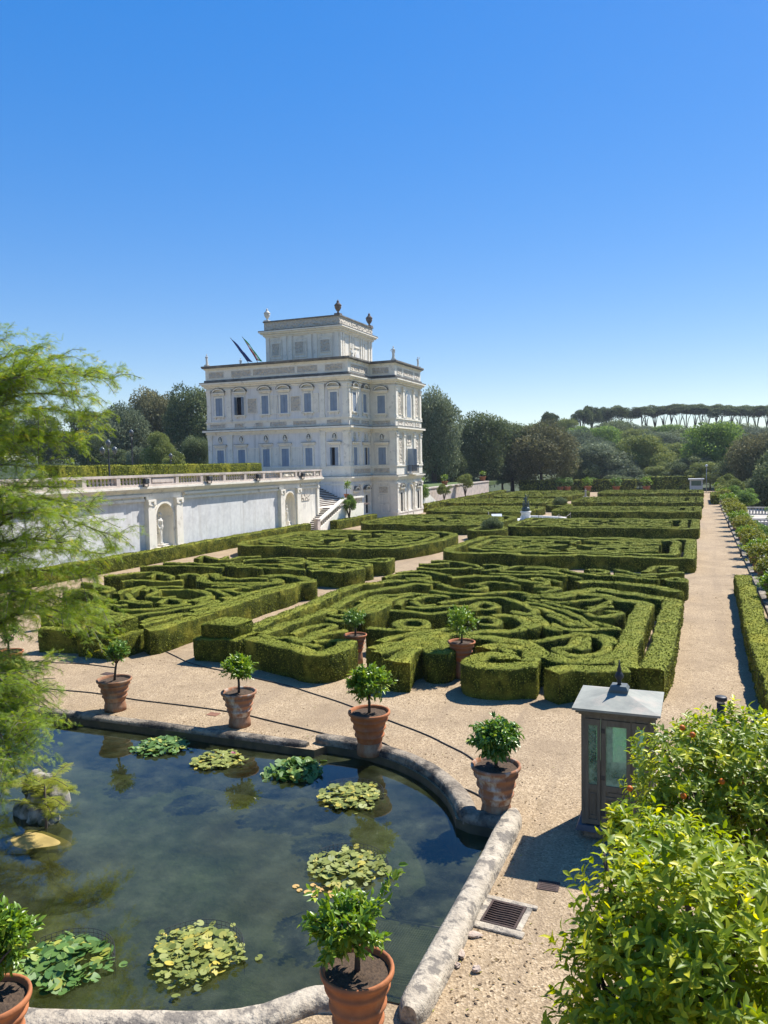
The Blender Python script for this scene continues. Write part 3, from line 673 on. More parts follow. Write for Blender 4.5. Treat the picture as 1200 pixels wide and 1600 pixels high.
def stacked_topiary(label, x, y, w1, w2):
    e = empty('box_topiary', (x, y, 0)); tag(e, label, 'topiary', 'stepped box topiaries')
    for nm, ww, h0, h in (('lower_tier', w1, 0, .82), ('upper_tier', w2, .80, .5)):
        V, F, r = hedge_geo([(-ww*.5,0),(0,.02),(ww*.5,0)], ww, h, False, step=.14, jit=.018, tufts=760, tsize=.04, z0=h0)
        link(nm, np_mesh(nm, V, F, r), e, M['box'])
stacked_topiary('square two-tiered box topiary at the corner of the near right bed', -15.55, 23.35, 1.75, 1.35)
stacked_topiary('square two-tiered box topiary at the corner of the near left bed, half in shade', -19.95, 22.5, 1.75, 1.35)

# ------------------------------------------------------------------ villa and terrace wall materials
M['stucco'] = surf('cream_stucco', (.80,.735,.615), (.72,.66,.55), 1.1, .85, c3=(.40,.36,.31), scale3=.9, bstr=.25, bscale=12, ramp3=(.58,.8))
M['trim'] = surf('cream_stone_trim', (.82,.755,.63), (.74,.675,.56), 1.6, .8, c3=(.40,.35,.28), scale3=1.5, bstr=.3, bscale=14, ramp3=(.56,.78))
M['field'] = surf('pale_grey_plaster', (.74,.705,.655), (.68,.65,.605), 1.3, .9, bstr=.1, bscale=30)
M['weather'] = surf('lichen_dark_stone', (.13,.12,.105), (.24,.22,.185), 1.2, .9, c3=(.08,.075,.07), scale3=.7, bstr=.4, bscale=10)
M['urn_dark'] = surf('weathered_urn_stone', (.22,.16,.12), (.13,.10,.085), 4, .9, bstr=.3, kind='Object')
M['marble'] = surf('aged_marble', (.70,.66,.57), (.56,.52,.44), 5, .7, c3=(.25,.22,.18), scale3=3, bstr=.2, kind='Object', ramp3=(.58,.75))
M['dark_in'] = surf('dark_room', (.012,.012,.014), (.02,.02,.022), 3, .9)
M['iron'] = surf('dark_iron', (.025,.026,.028), (.045,.045,.045), 8, .5, kind='Object')
def shutter_mat():
    mt, nt, b = new_mat('blue_grey_shutter_paint'); c = coords(nt, 'World')
    wv = nt.nodes.new('ShaderNodeTexWave'); wv.bands_direction = 'Z'; wv.inputs['Scale'].default_value = 3.2; nt.links.new(c, wv.inputs['Vector'])
    col = mixcol(nt, noise(nt, 1.3, 4, c, ramp=(.3,.7)), (.20,.25,.315), (.27,.32,.38)); nt.links.new(col, b.inputs['Base Color']); b.inputs['Roughness'].default_value = .55
    bump(nt, b, wv.outputs['Fac'], .5, .03); return mt
M['shutter'] = shutter_mat()
def relief_mat():
    mt, nt, b = new_mat('stucco_relief'); c = coords(nt, 'World')
    v = nt.nodes.new('ShaderNodeTexVoronoi'); v.feature = 'SMOOTH_F1'; v.inputs['Scale'].default_value = 3.4; nt.links.new(c, v.inputs['Vector'])
    col = mixcol(nt, noise(nt, 4, 5, c, .7, ramp=(.4,.7)), (.56,.49,.39), (.40,.35,.28)); nt.links.new(col, b.inputs['Base Color']); b.inputs['Roughness'].default_value = .9
    bump(nt, b, v.outputs['Distance'], 1.0, .22); return mt
M['relief'] = relief_mat()

def offset_poly(pts, p):
    n = len(pts); out = []
    for i in range(n):
        a, b, c = pts[i-1], pts[i], pts[(i+1) % n]
        def nrm(u, v):
            dx, dy = v[0]-u[0], v[1]-u[1]; L = math.hypot(dx, dy); return (dy/L, -dx/L)
        n1, n2 = nrm(a, b), nrm(b, c)
        out.append((b[0]+(n1[0]+n2[0])*p, b[1]+(n1[1]+n2[1])*p))
    return out

def arch_pts(u0, u1, z0, zs, n=10):
    """outline of an opening: straight to zs, then a half circle"""
    r = (u1-u0)/2; c = (u0+u1)/2
    return [(u0,z0),(u1,z0)] + [(c+r*math.cos(math.pi*i/n), zs+r*math.sin(math.pi*i/n)) for i in range(n+1)]

# ------------------------------------------------------------------ statues and urns
def statue_mesh(name, pose=0, h=1.8, plinth=True, seed=1):
    r_ = random.Random(seed); b = MB(); k = h/1.8
    s_ = 1 if pose % 2 == 0 else -1
    hip = Vector((.02*s_,0,.95)); ch = Vector((-.02*s_,0,1.33)); nk = Vector((0,0,1.50))
    def P(*a): return [tuple(Vector(q)*k) for q in a]
    b.tube(P((.10*s_+.0,0,.0),(.10*s_,.02,.48),(.09*s_,0,.9)), [.065*k,.075*k,.11*k], 8)
    b.tube(P((-.14*s_,-.06,.0),(-.12*s_,-.08,.46),(-.08*s_,0,.9)), [.06*k,.075*k,.11*k], 8)
    b.tube(P((.11*s_,-.12,.03),(.10*s_,.0,.06)), [.045*k,.06*k], 6); b.tube(P((-.15*s_,-.2,.03),(-.14*s_,-.06,.06)), [.045*k,.06*k], 6)
    b.tube(P((0,0,.82),(.01*s_,0,.95),(-.01*s_,0,1.12),(-.02*s_,0,1.32),(0,0,1.46),(0,0,1.55)), [.15*k,.17*k,.15*k,.18*k,.10*k,.06*k], 10)
    b.ball(tuple(Vector((.01,-.01,1.68))*k), (.085*k,.10*k,.12*k)); b.ball(tuple(Vector((.01,.02,1.72))*k), (.095*k,.10*k,.10*k))
    if pose in (0, 1):   # one hand on the hip, other arm down
        b.tube(P((.2*s_,0,1.42),(.36*s_,.04,1.16),(.2*s_,-.05,1.0)), [.065*k,.05*k,.04*k], 7)
        b.tube(P((-.2*s_,0,1.42),(-.25*s_,.02,1.14),(-.23*s_,-.06,.88)), [.065*k,.05*k,.045*k], 7)
    elif pose == 2:      # arm raised
        b.tube(P((.2,0,1.42),(.36,-.02,1.55),(.33,-.03,1.85)), [.065*k,.05*k,.04*k], 7)
        b.tube(P((-.2,0,1.42),(-.27,-.06,1.15),(-.1,-.16,1.08)), [.065*k,.05*k,.04*k], 7)
    else:                # draped, arms folded
        b.tube(P((.2,0,1.42),(.24,-.06,1.16),(.0,-.17,1.16)), [.07*k,.055*k,.045*k], 7)
        b.tube(P((-.2,0,1.42),(-.24,-.06,1.16),(.05,-.18,1.22)), [.07*k,.055*k,.045*k], 7)
    if pose in (1, 3): b.tube(P((0,.02,.0),(.02,.02,.4),(0,0,.8),(-.02,0,1.1)), [.25*k,.2*k,.19*k,.15*k], 10)   # drapery
    else: b.tube(P((-.02,.16,.0),(-.02,.13,.6)), [.12*k,.07*k], 7)       # tree-stump support
    b.tube(P((-.16,-.05,.9),(.06,-.14,.98),(.2,.06,1.3)), [.06*k,.05*k,.045*k], 6)   # cloth across the body
    me = b.mesh(name); o = link(name, me); rm = o.modifiers.new('r', 'REMESH'); rm.mode = 'VOXEL'; rm.voxel_size = .028*k
    dg = bpy.context.evaluated_depsgraph_get(); me2 = bpy.data.meshes.new_from_object(o.evaluated_get(dg))
    bpy.data.objects.remove(o); bpy.data.meshes.remove(me)
    me2.name = name; me2.polygons.foreach_set('use_smooth', np.ones(len(me2.polygons), dtype=bool)); me2.materials.clear()
    return me2
STAT = [statue_mesh('statue_figure', p, 1.8, seed=p) for p in range(4)]

def statue(label, x, y, z, pose, h, rz, base=(.42,.25), mat='marble', cat='statue', group=None):
    e = empty('statue', (x, y, z), rz); tag(e, label, cat, group)
    b = MB(); w_, bh = base
    b.box(-w_/2*1.15, w_/2*1.15, -w_/2*1.15, w_/2*1.15, 0, bh*.25); b.box(-w_/2, w_/2, -w_/2, w_/2, bh*.25, bh*.8); b.box(-w_/2*1.1, w_/2*1.1, -w_/2*1.1, w_/2*1.1, bh*.8, bh)
    b.build('pedestal', M[mat], e)
    me = STAT[pose].copy(); me.materials.clear(); o = link('figure', me, e, M[mat]); o.location = (0,0,bh); s_ = h/1.8; o.scale = (s_,s_,s_)
    return e

def urn(label, x, y, z, h, mat):
    e = empty('stone_urn', (x, y, z)); tag(e, label, 'urn', 'urns on the villa tower')
    b = MB(); k = h
    b.box(-.2*k,.2*k,-.2*k,.2*k,0,.1*k); b.build('plinth', M[mat], e)
    b = MB(); b.lathe([(.13*k,.1*k),(.07*k,.16*k),(.06*k,.22*k),(.13*k,.3*k),(.21*k,.45*k),(.23*k,.56*k),(.20*k,.58*k),(.21*k,.61*k)], n=16); b.build('bowl', M[mat], e)
    b = MB(); b.lathe([(.25*k,.61*k),(.24*k,.65*k),(.14*k,.75*k),(.07*k,.84*k),(.09*k,.88*k),(.05*k,.94*k),(.01*k,1.0*k)], n=16); b.build('lid', M[mat], e)

# ------------------------------------------------------------------ villa
VX0, VX1, VY0, VY1 = -57.6, -38.05, 83.7, 105.7
WX, WY0, WY1 = -34.65, 90.0, 99.4
OUT = [(VX0,VY0),(VX1,VY0),(VX1,WY0),(WX,WY0),(WX,WY1),(VX1,WY1),(VX1,VY1),(VX0,VY1)]
V = empty('villa', (0,0,0)); tag(V, 'three-storey cream and white baroque villa with square roof tower and grey-blue shutters', 'villa')
FA = dict(
    end=lambda u,d,z: (u, VY0-d, z),            # end facade, faces the camera
    nook=lambda u,d,z: (VX1+d, u, z),           # garden side of the main block
    bay=lambda u,d,z: (u, WY0-d, z),            # side of the projecting bay
    front=lambda u,d,z: (WX+d, u, z),           # front of the projecting bay
    rear=lambda u,d,z: (VX1+d, u, z),
    tend=lambda u,d,z: (u, 89.9-d, z), tfront=lambda u,d,z: (-41.9+d, u, z))
def FB(f): return MB(T=FA[f])
def fprism(f, pts, d0, d1, mb=None):     # outline in (u,z), thickness along the normal
    mb = mb or MB(); T = FA[f] if isinstance(f, str) else f
    n = len(pts)
    vs = [T(u, d0, z) for u, z in pts]+[T(u, d1, z) for u, z in pts]
    mb.add(vs, [tuple(range(n-1,-1,-1)), tuple(range(n,2*n))]+[(i,(i+1)%n,n+(i+1)%n,n+i) for i in range(n)]); return mb

b = MB(); b.box(VX0, VX1, VY0, VY1, -.2, 18.9); b.build('main_wall', M['field'], V)
b = MB(); b.box(VX1+.001, WX, WY0, WY1, -.2, 18.89); b.build('bay_wall', M['stucco'], V)
b = MB(); b.box(-52.5, -41.9, 89.9, 100.3, 18.5, 25.0); b.build('tower_wall', M['stucco'], V)
def ring(name, outl, levels, mat):
    b = MB()
    for z0, z1, p in levels: b.prism(offset_poly(outl, p), z0, z1)
    return b.build(name, mat, V)
ring('plinth', OUT, [(-.2,.55,.14),(.55,.7,.2)], M['trim'])
ring('ground_cornice', OUT, [(4.3,4.5,.10),(4.75,4.95,.14),(4.95,5.12,.30),(5.12,5.3,.44)], M['trim'])
ring('balcony_band', OUT, [(5.303,6.4,.12),(6.4,6.58,.22)], M['trim'])
ring('middle_cornice', OUT, [(10.62,10.8,.10),(10.8,11.05,.22),(11.05,11.27,.52)], M['trim'])
ring('frieze_band', OUT, [(11.36,12.22,.09),(12.22,12.38,.2)], M['trim'])
ring('cornice_top', OUT, [(11.272,11.357,.53)], M['weather'])
ring('roof_cornice', OUT, [(16.3,16.5,.08),(16.55,16.78,.24),(16.78,16.98,.46),(16.98,17.17,.64)], M['trim'])
ring('roof_cornice_top', OUT, [(17.172,17.26,.66),(17.262,17.55,.22)], M['weather'])
ring('attic', OUT, [(17.55,18.85,.07),(18.85,19.02,.2)], M['trim'])
ring('attic_coping', OUT, [(19.022,19.14,.40),(19.142,19.32,.46)], M['weather'])
ring('ground_cornice_top', OUT, [(5.301,5.345,.46)], M['weather'])
TO = [(-52.5,89.9),(-41.9,89.9),(-41.9,100.3),(-52.5,100.3)]
ring('tower_cornice', TO, [(23.35,23.5,.1),(23.5,23.75,.25),(23.75,23.95,.5),(23.95,24.12,.7)], M['trim'])
ring('tower_cornice_top', TO, [(24.122,24.2,.72)], M['weather'])
ring('tower_parapet', TO, [(24.2,25.3,.12)], M['relief'])
ring('tower_parapet_coping', TO, [(25.3,25.46,.24)], M['weather'])

def pilaster(f, u0, u1, z0, z1, d=.12, cap=True):
    b = FB(f); b.box(u0, u1, 0.002, d, z0, z1)
    b.box(u0-.06, u1+.06, 0.004, d+.06, z0, z0+.3)
    if cap:
        w_ = u1-u0; b.box(u0-.04, u1+.04, .004, d+.05, z1-.55, z1-.48); b.box(u0-.02, u1+.02, .004, d+.08, z1-.48, z1-.16); b.box(u0-.1, u1+.1, .004, d+.13, z1-.16, z1)
    b.build('pilaster', M['trim'], V)
def panel(f, u0, u1, z0, z1, d=.04, relief=True):
    b = FB(f); t = .07
    b.box(u0-t, u1+t, .003, d+.05, z0-t, z0); b.box(u0-t, u1+t, .003, d+.05, z1, z1+t); b.box(u0-t, u0, .003, d+.05, z0, z1); b.box(u1, u1+t, .003, d+.05, z0, z1)
    o = b.build('panel_frame', M['trim'], V)
    b = FB(f); b.box(u0, u1, .003, d, z0, z1); b.build('relief', M['relief'] if relief else M['stucco'], o)
def window(f, u0, u1, z0, z1, hood='arc', open_=0, sill=True, glass=False):
    c = (u0+u1)/2; w_ = u1-u0; b = FB(f); t = .2
    b.box(u0-t, u0, .003, .12, z0, z1+t); b.box(u1, u1+t, .003, .12, z0, z1+t); b.box(u0, u1, .003, .12, z1, z1+t)
    if sill: b.box(u0-t-.12, u1+t+.12, .003, .26, z0-.18, z0); b.box(u0-.15, u0, .003, .14, z0-.42, z0-.18); b.box(u1, u1+.15, .003, .14, z0-.42, z0-.18)
    if hood:
        b.box(u0-t-.1, u1+t+.1, .003, .16, z1+t+.1, z1+t+.3)
        b.box(u0-.42, u1+.42, .003, .36, z1+.5, z1+.66)
    o = b.build('window', M['trim'], V)
    if hood: b = FB(f); b.box(u0-.45, u1+.45, .003, .39, z1+.662, z1+.70); b.build('hood_cap', M['weather'], o)
    if hood == 'arc':
        R_ = w_*.5+.42; mb = MB()
        out = [(c+R_*math.cos(math.pi*i/12), z1+.661+R_*.58*math.sin(math.pi*i/12)) for i in range(13)]
        inn = [(c+(R_-.16)*math.cos(math.pi*i/12), z1+.661+(R_*.58-.15)*math.sin(math.pi*i/12)) for i in range(13)]
        for i in range(12): fprism(f, [out[i], out[i+1], inn[i+1], inn[i]], .003, .36, mb)
        wm = MB(); ou2 = [(c+(R_+.05)*math.cos(math.pi*i/12), z1+.661+(R_*.58+.05)*math.sin(math.pi*i/12)) for i in range(13)]
        for i in range(12): fprism(f, [ou2[i], ou2[i+1], out[i+1], out[i]], .003, .40, wm)
        wm.build('pediment_cap', M['weather'], o)
        fprism(f, inn, .003, .06, mb)
        mb.build('pediment', M['trim'], o)
    b = FB(f); b.box(u0, u1, .003, .02, z0, z1); b.build('pane', M['dark_in'], o)
    if glass: return o
    for k in (0, 1):
        b = FB(f); a0, a1 = (u0+.01, c-.012) if k == 0 else (c+.012, u1-.01)
        if open_ == 1 and k == 0:      # left leaf folded back flat against the wall
            a0, a1 = u0-w_*.5, u0-.02; b.box(a0, a1, .125, .165, z0+.01, z1-.01)
        elif open_ == 2 and k == 0: b.box(a0, a0+.05, .03, .5, z0+.01, z1-.01)
        elif open_ == 3 and k == 1: b.box(u1+.02, u1+w_*.5, .125, .165, z0+.01, z1-.01)
        elif open_ == 4: 
            if k == 0: b.box(u0-.04, u0+.01, .13, .13+w_*.5, z0+.01, z1-.01)
            else: b.box(u1-.01, u1+.04, .13, .13+w_*.5, z0+.01, z1-.01)
        else: 
            b.box(a0, a1, .021, .07, z0+.01, z1-.01); b.box(a0, a1, .07, .085, z0+.01, z0+.12); b.box(a0, a1, .07, .085, z1-.12, z1-.01); b.box(a0, a0+.07, .07, .085, z0+.12, z1-.12); b.box(a1-.07, a1, .07, .085, z0+.12, z1-.12)
        b.build('shutter', M['shutter'], o)
    return o
def oval(f, u, z, ru=.36, rz_=.5):
    T = FA[f]; mb = MB(); n = 18
    o_ = [(u+ru*math.cos(6.283*i/n), z+rz_*math.sin(6.283*i/n)) for i in range(n)]
    i_ = [(u+ru*.78*math.cos(6.283*i/n), z+rz_*.8*math.sin(6.283*i/n)) for i in range(n)]
    for i in range(n): fprism(f, [o_[i], o_[(i+1)%n], i_[(i+1)%n], i_[i]], .003, .12, mb)
    o = mb.build('oval_niche', M['trim'], V)
    fprism(f, i_, .003, .012).build('niche_back', M['weather'], o)
    b = MB(T=None); p = T(u, .12, z-.1); q = T(u, .13, z+.16)
    b.ball(p, (.17,.15,.2)); b.ball(q, (.1,.1,.13)); b.ball(T(u, .11, z-.26), (.2,.12,.1)); b.build('bust', M['marble'], o)

UPB = [(-56.27,-55.28),(-53.2,-52.2),(-49.65,-48.71),(-47.04,-46.05),(-43.8,-42.87),(-40.36,-39.46)]
for i, (a, c_) in enumerate(UPB):
    window('end', a, c_, 13.08, 15.28, 'arc', 4 if i == 1 else 0)
    window('end', a, c_, 6.66, 8.78, 'flat', 2 if i == 5 else 0, sill=False)
    oval('end', (a+c_)/2, 10.08)
for z0, z1 in ((12.39, 16.3), (6.6, 10.62)):
    for u0, u1 in ((-57.58,-57.0),(-54.7,-54.0),(-41.75,-41.1),(-38.75,-38.07)): pilaster('end', u0, u1, z0, z1)
for u0, u1 in ((-51.6,-50.4),(-45.6,-44.4)): panel('end', u0, u1, 13.3, 15.0)
for u0, u1 in ((-48.35,-47.5),(-42.6,-41.95)): panel('end', u0, u1, 13.1, 15.2, relief=False)
for u0, u1 in ((-51.7,-50.3),(-48.4,-47.4),(-45.7,-44.3)): panel('end', u0, u1, 6.9, 8.9, relief=False)
def band_panels(f, spans, z0, z1, dd, relief=True):
    T = FA[f]
    for u0, u1 in spans:
        b = MB(T=lambda u,d,z: T(u, d+dd, z)); b.box(u0, u1, .0, .05, z0, z0+.06); b.box(u0, u1, 0, .05, z1-.06, z1); b.box(u0, u0+.06, 0, .05, z0+.06, z1-.06); b.box(u1-.06, u1, 0, .05, z0+.06, z1-.06)
        o = b.build('panel_frame', M['trim'], V)
        b = MB(T=lambda u,d,z: T(u, d+dd, z)); b.box(u0+.06, u1-.06, 0.0, .02, z0+.06, z1-.06); b.build('relief', M['relief'] if relief else M['weather'], o)
band_panels('end', [(-57.2,-54.9),(-53.9,-51.0),(-50.8,-44.9),(-44.7,-41.9),(-41.0,-38.6)], 17.75, 18.6, .07)
band_panels('end', [(-57.2,-54.9),(-53.6,-52.2),(-50.6,-49.5),(-48.6,-46.2),(-45.4,-42.2),(-40.9,-38.9)], 11.5, 12.1, .09)
# nook face
for (a, c_) in ((84.75,85.75),(87.85,88.85)):
    window('nook', a, c_, 13.0, 15.25, 'arc'); window('nook', a, c_, 6.65, 8.75, 'flat', 3 if a > 87 else 0, sill=False); oval('nook', (a+c_)/2, 10.05, .3)
for a, c_ in ((84.75,85.55),(87.95,88.75)):
    o = window('nook', a, c_, .68, 2.95, 'arc', glass=True, sill=False)
    b = FB('nook')
    for i in range(4): b.box(a+.1+i*.18, a+.13+i*.18, .03, .06, .68, 2.95)
    for z in (1.2,1.8,2.4): b.box(a, c_, .062, .08, z, z+.03)
    b.build('grille', M['iron'], o)
for z0, z1 in ((12.39,16.3),(6.6,10.62),(.7,4.3)):
    pilaster('nook', 83.72, 84.3, z0, z1); pilaster('nook', 89.25, 89.85, z0, z1, .08); pilaster('nook', 86.45, 87.1, z0, z1, .06)
band_panels('nook', [(84.3,89.4)], 17.75, 18.6, .07); band_panels('nook', [(84.4,86.6),(87,89.6)], 11.5, 12.1, .09); band_panels('nook', [(84.5,89.6)], 5.55, 6.25, .12)
# bay side
window('bay', -36.94, -35.92, 12.95, 15.1, 'arc'); window('bay', -36.94, -35.92, 6.65, 8.75, 'flat', sill=False); oval('bay', -36.43, 10.05)
for z0, z1 in ((12.39,16.3),(6.6,10.62),(.7,4.3)): pilaster('bay', -35.35, -34.7, z0, z1)
band_panels('bay', [(-37.6,-35.3)], 17.75, 18.6, .07); band_panels('bay', [(-37.7,-35.2)], 11.5, 12.1, .09); band_panels('bay', [(-37.6,-35.4)], 5.55, 6.25, .12)
panel('bay', -36.95, -35.8, 3.1, 3.9); panel('bay', -37.0, -35.75, 1.95, 2.75, relief=False)
b = FB('bay'); b.box(-37.2,-35.6,.003,.1,.0,1.75); o = b.build('door', M['trim'], V); b = FB('bay'); b.box(-37.0,-35.8,.1,.13,.7,1.6); b.build('door_panel', M['stucco'], o)
# bay front: three bays, arched middle
for z0, z1 in ((12.39,16.3),(6.6,10.62),(.7,4.3)):
    for u0, u1 in ((90.02,90.65),(92.5,93.1),(96.3,96.9),(98.75,99.38)): pilaster('front', u0, u1, z0, z1, .16)
for a, c_ in ((91.1,92.1),(97.3,98.3)):
    panel('front', a, c_, 12.9, 15.5); panel('front', a, c_, 7.0, 9.9)
    o = window('front', a+.1, c_-.2, .75, 3.1, 'arc', glass=True, sill=False)
    b = FB('front')
    for i in range(4): b.box(a+.18+i*.17, a+.21+i*.17, .03, .06, .75, 3.1)
    b.build('grille', M['iron'], o)
# arched centre window
mb = MB(); fprism('front', arch_pts(93.75,95.65,12.45,15.0), .003, .1, mb); o = mb.build('arched_window', M['trim'], V)
mb = MB(); fprism('front', arch_pts(94.0,95.4,12.6,14.9), .1, .12, mb); mb.build('pane', M['shutter'], o)
panel('front', 93.9, 95.5, 9.1, 10.3)
o = window('front', 94.0, 95.4, 5.7, 8.6, None, 4, sill=False)
b = FB('front'); b.box(93.4, 96.0, .003, .95, 5.30, 5.46); o = b.build('balcony', M['trim'], V)
b = FB('front')
for i in range(17): b.box(93.45+i*.155, 93.475+i*.155, .88, .905, 5.46, 6.45)
for i in range(5):
    for u in (93.45, 95.93): b.box(u, u+.025, .16+i*.17, .185+i*.17, 5.46, 6.45)
b.box(93.43, 95.97, .87, .915, 6.45, 6.5); b.box(93.42, 93.47, .1, .87, 6.45, 6.5); b.box(95.93, 95.98, .1, .87, 6.45, 6.5)
b.build('railing', M['iron'], o)
# ground arch: recessed portal
mb = MB(); op = arch_pts(93.6,95.8,-.1,3.1,12); inn = arch_pts(93.8,95.6,-.1,3.1,12)
for i in range(len(op)): 
    if i == 0: continue
    j = (i+1) % len(op); fprism('front', [op[i], op[j], inn[j], inn[i]], .003, .2, mb)
o = mb.build('portal', M['trim'], V)
fprism('front', inn, .003, .02).build('portal_recess', M['stucco'], o)
band_panels('front', [(90.7,92.4),(92.9,96.5),(97,98.8)], 17.75, 18.6, .07); band_panels('front', [(90.8,92.5),(93,96.4),(97,98.7)], 11.5, 12.1, .09)
# rear part of the garden side, hidden from here but there
for a, c_ in ((100.9,101.9),(103.6,104.6)):
    window('rear', a, c_, 13.0, 15.25, 'arc'); window('rear', a, c_, 6.65, 8.75, 'flat', sill=False)
# tower
for u0, u1 in ((-52.4,-51.9),(-50.0,-49.4),(-49.1,-48.6),(-46.3,-45.8),(-45.5,-45.0),(-42.5,-42.0)): pilaster('tend', u0, u1, 19.3, 23.35, .1, False)
for u0, u1 in ((-51.5,-50.4),(-48.1,-46.9),(-44.5,-43.2)): 
    panel('tend', u0-.25, u1+.25, 20.6, 22.9, .05, False); panel('tend', u0, u1, 21.0, 22.5, .12)
for u0, u1 in ((-50.9,-49.6),(-47.6,-46.6)):
    b = FB('tend'); b.box(u0-.1, u1+.1, .003, .14, 19.3, 20.2); o = b.build('attic_window', M['trim'], V); b = FB('tend'); b.box(u0, u1, .14, .16, 19.3, 20.1); b.build('pane', M['shutter'], o)
for u0, u1 in ((90.0,90.45),(90.7,91.1),(92.9,93.3),(93.6,94.0),(96.3,96.7),(97,97.4),(99,99.4),(99.75,100.2)): pilaster('tfront', u0, u1, 19.3, 23.35, .12, False)
panel('tfront', 91.4, 92.6, 20.6, 22.8, .05, False); panel('tfront', 97.7, 98.7, 20.6, 22.8, .05, False); panel('tfront', 94.3, 96.0, 22.0, 23.0, .06, False)
mb = MB(); fprism('tfront', arch_pts(94.4,95.9,19.3,20.9), .003, .12, mb); o = mb.build('niche_frame', M['trim'], V)
mb = MB(); fprism('tfront', arch_pts(94.7,95.6,19.3,20.8), .12, .14, mb); mb.build('niche_back', M['field'], o)
urn('pale stone urn on the left corner of the villa tower', -52.3, 90.1, 25.46, 1.75, 'marble')
urn('tall dark urn on the near corner of the villa tower', -42.1, 90.1, 25.46, 1.9, 'urn_dark')
urn('dark urn on the far right corner of the villa tower', -42.1, 100.1, 25.46, 1.95, 'urn_dark')
statue('pale statue on the left end of the villa roof', -57.45, 83.7, 19.32, 3, 1.35, 0, (.5,.2), group='statues on the villa roof')
statue('small pale statue second from the left end of the villa roof', -54.9, 87.5, 19.32, 1, 1.2, 0, (.4,.15), group='statues on the villa roof')
statue('pale statue with hand on hip on the near corner of the projecting bay roof', -34.8, 90.15, 19.32, 1, 1.55, .6, (.5,.2), group='statues on the villa roof')
statue('pale statue on the far right corner of the villa roof', -34.8, 99.2, 19.32, 2, 1.3, .9, (.5,.2), group='statues on the villa roof')
statue('draped statue standing at the foot of the tower beside its niche', -41.2, 91.9, 19.32, 3, 2.0, 1.57, (.6,.25))

# flags leaning out from the roof edge
def flag(label, x, y, z, cols, lean, mats):
    e = empty('flag', (x, y, z)); tag(e, label, 'flag', 'flags on the villa roof')
    tip = Vector((lean, -1.2, 3.3))
    b = MB(); b.tube([(0,0,0), tuple(tip)], .03, 6); b.ball(tuple(tip), .06, 6, 5); b.build('flagpole', M['iron'], e)
    n = len(mats)
    for k, mt in enumerate(mats):
        b = MB(); vs = []; fs = []
        for i in range(9):
            t = .97-.8*i/8; p = tip*t
            for j in range(3):
                q = (k+j/2)/n
                hang = .16+.70*(i/8)**.8
                vs.append((p.x+q*hang*.95, p.y+.08*math.sin(i*1.1+q*5), p.z-.25*q*hang-.05*math.sin(i*1.7+j)))
        for i in range(8):
            for j in range(2): fs.append((i*3+j, i*3+j+1, (i+1)*3+j+1, (i+1)*3+j))
        b.add(vs, fs, True); o = b.build('cloth', mt, e); s_ = o.modifiers.new('solid', 'SOLIDIFY'); s_.thickness = .012
def flat(name, c, r=.8): return surf(name, c, tuple(x*.85 for x in c), 4, r, kind='Object')
flag('dark blue flag furled on a leaning pole on the villa roof', -51.6, 84.4, 19.2, None, -1.9, [flat('blue_cloth', (.02,.05,.22))])
flag('green, white and red flag furled on a leaning pole on the villa roof', -50.3, 84.4, 19.2, None, -1.5, [flat('red_cloth', (.4,.03,.03)), flat('white_cloth', (.6,.6,.58)), flat('green_cloth', (.015,.36,.09))])

# ------------------------------------------------------------------ retaining wall of the terrace, with niches
WXP = -36.9
Wl = empty('retaining_wall', (0,0,0)); tag(Wl, 'long white plastered terrace wall with cream cornice and arched niches', 'wall')
WT = lambda u,d,z: (WXP+d, u, z)
def wb(): return MB(T=WT)
NICHE = [(27.2,),(47.5,),(66.65,)]
spans = [(8,26.0),(30.2-.9,45.5),(49.7,64.75),(68.65,73.05)]
spans = [(8,25.3),(29.4,45.6),(49.7,64.75),(68.65,73.05)]
def streaked(mt, k=.8):
    nt = mt.node_tree; b = nt.nodes['Principled BSDF']; l = b.inputs['Base Color'].links[0]; src = l.from_socket; c = coords(nt, 'World')
    f_ = noise(nt, 2.2, 5, c, .65, ramp=(.5,.8), scale3=(1,1,.07))
    nt.links.new(mixcol(nt, f_, src, tuple(x*k for x in (.62,.58,.52))), b.inputs['Base Color'])     # rain streaks
M['wallpanel'] = surf('pale_grey_wall_plaster', (.70,.68,.64), (.60,.582,.555), 3.0, .92, c3=(.51,.495,.47), scale3=.8, bstr=.12, bscale=25, ramp3=(.5,.7))
streaked(M['wallpanel'], .8); streaked(M['field'], .75); streaked(M['stucco'], .7)
for a, c_ in spans:
    b = wb(); b.box(a, c_, -2.2, 0, -.2, 5.2); b.build('wall_panel', M['wallpanel'] if c_ < 70 else M['stucco'], Wl)
    b = wb(); e_ = c_-.05 if c_ < 70 else c_
    b.box(a+.25, e_-.2, .003, .16, 4.38, 4.57); b.box(a+.25, e_-.2, .003, .08, 4.57, 4.72); b.box(a+.25, e_-.2, .003, .26, 4.72, 4.9)
    b.build('cornice_fillet', M['trim'], Wl)
b = wb()
for i, (z0, z1, p) in enumerate([(4.903,5.0,.12),(5.0,5.1,.22),(5.1,5.2,.34),(5.2,5.3,.46),(5.3,5.45,.56)]): b.box(8, 73.05+p*.6, -.3, p, z0, z1)
b.build('cornice', M['trim'], Wl)
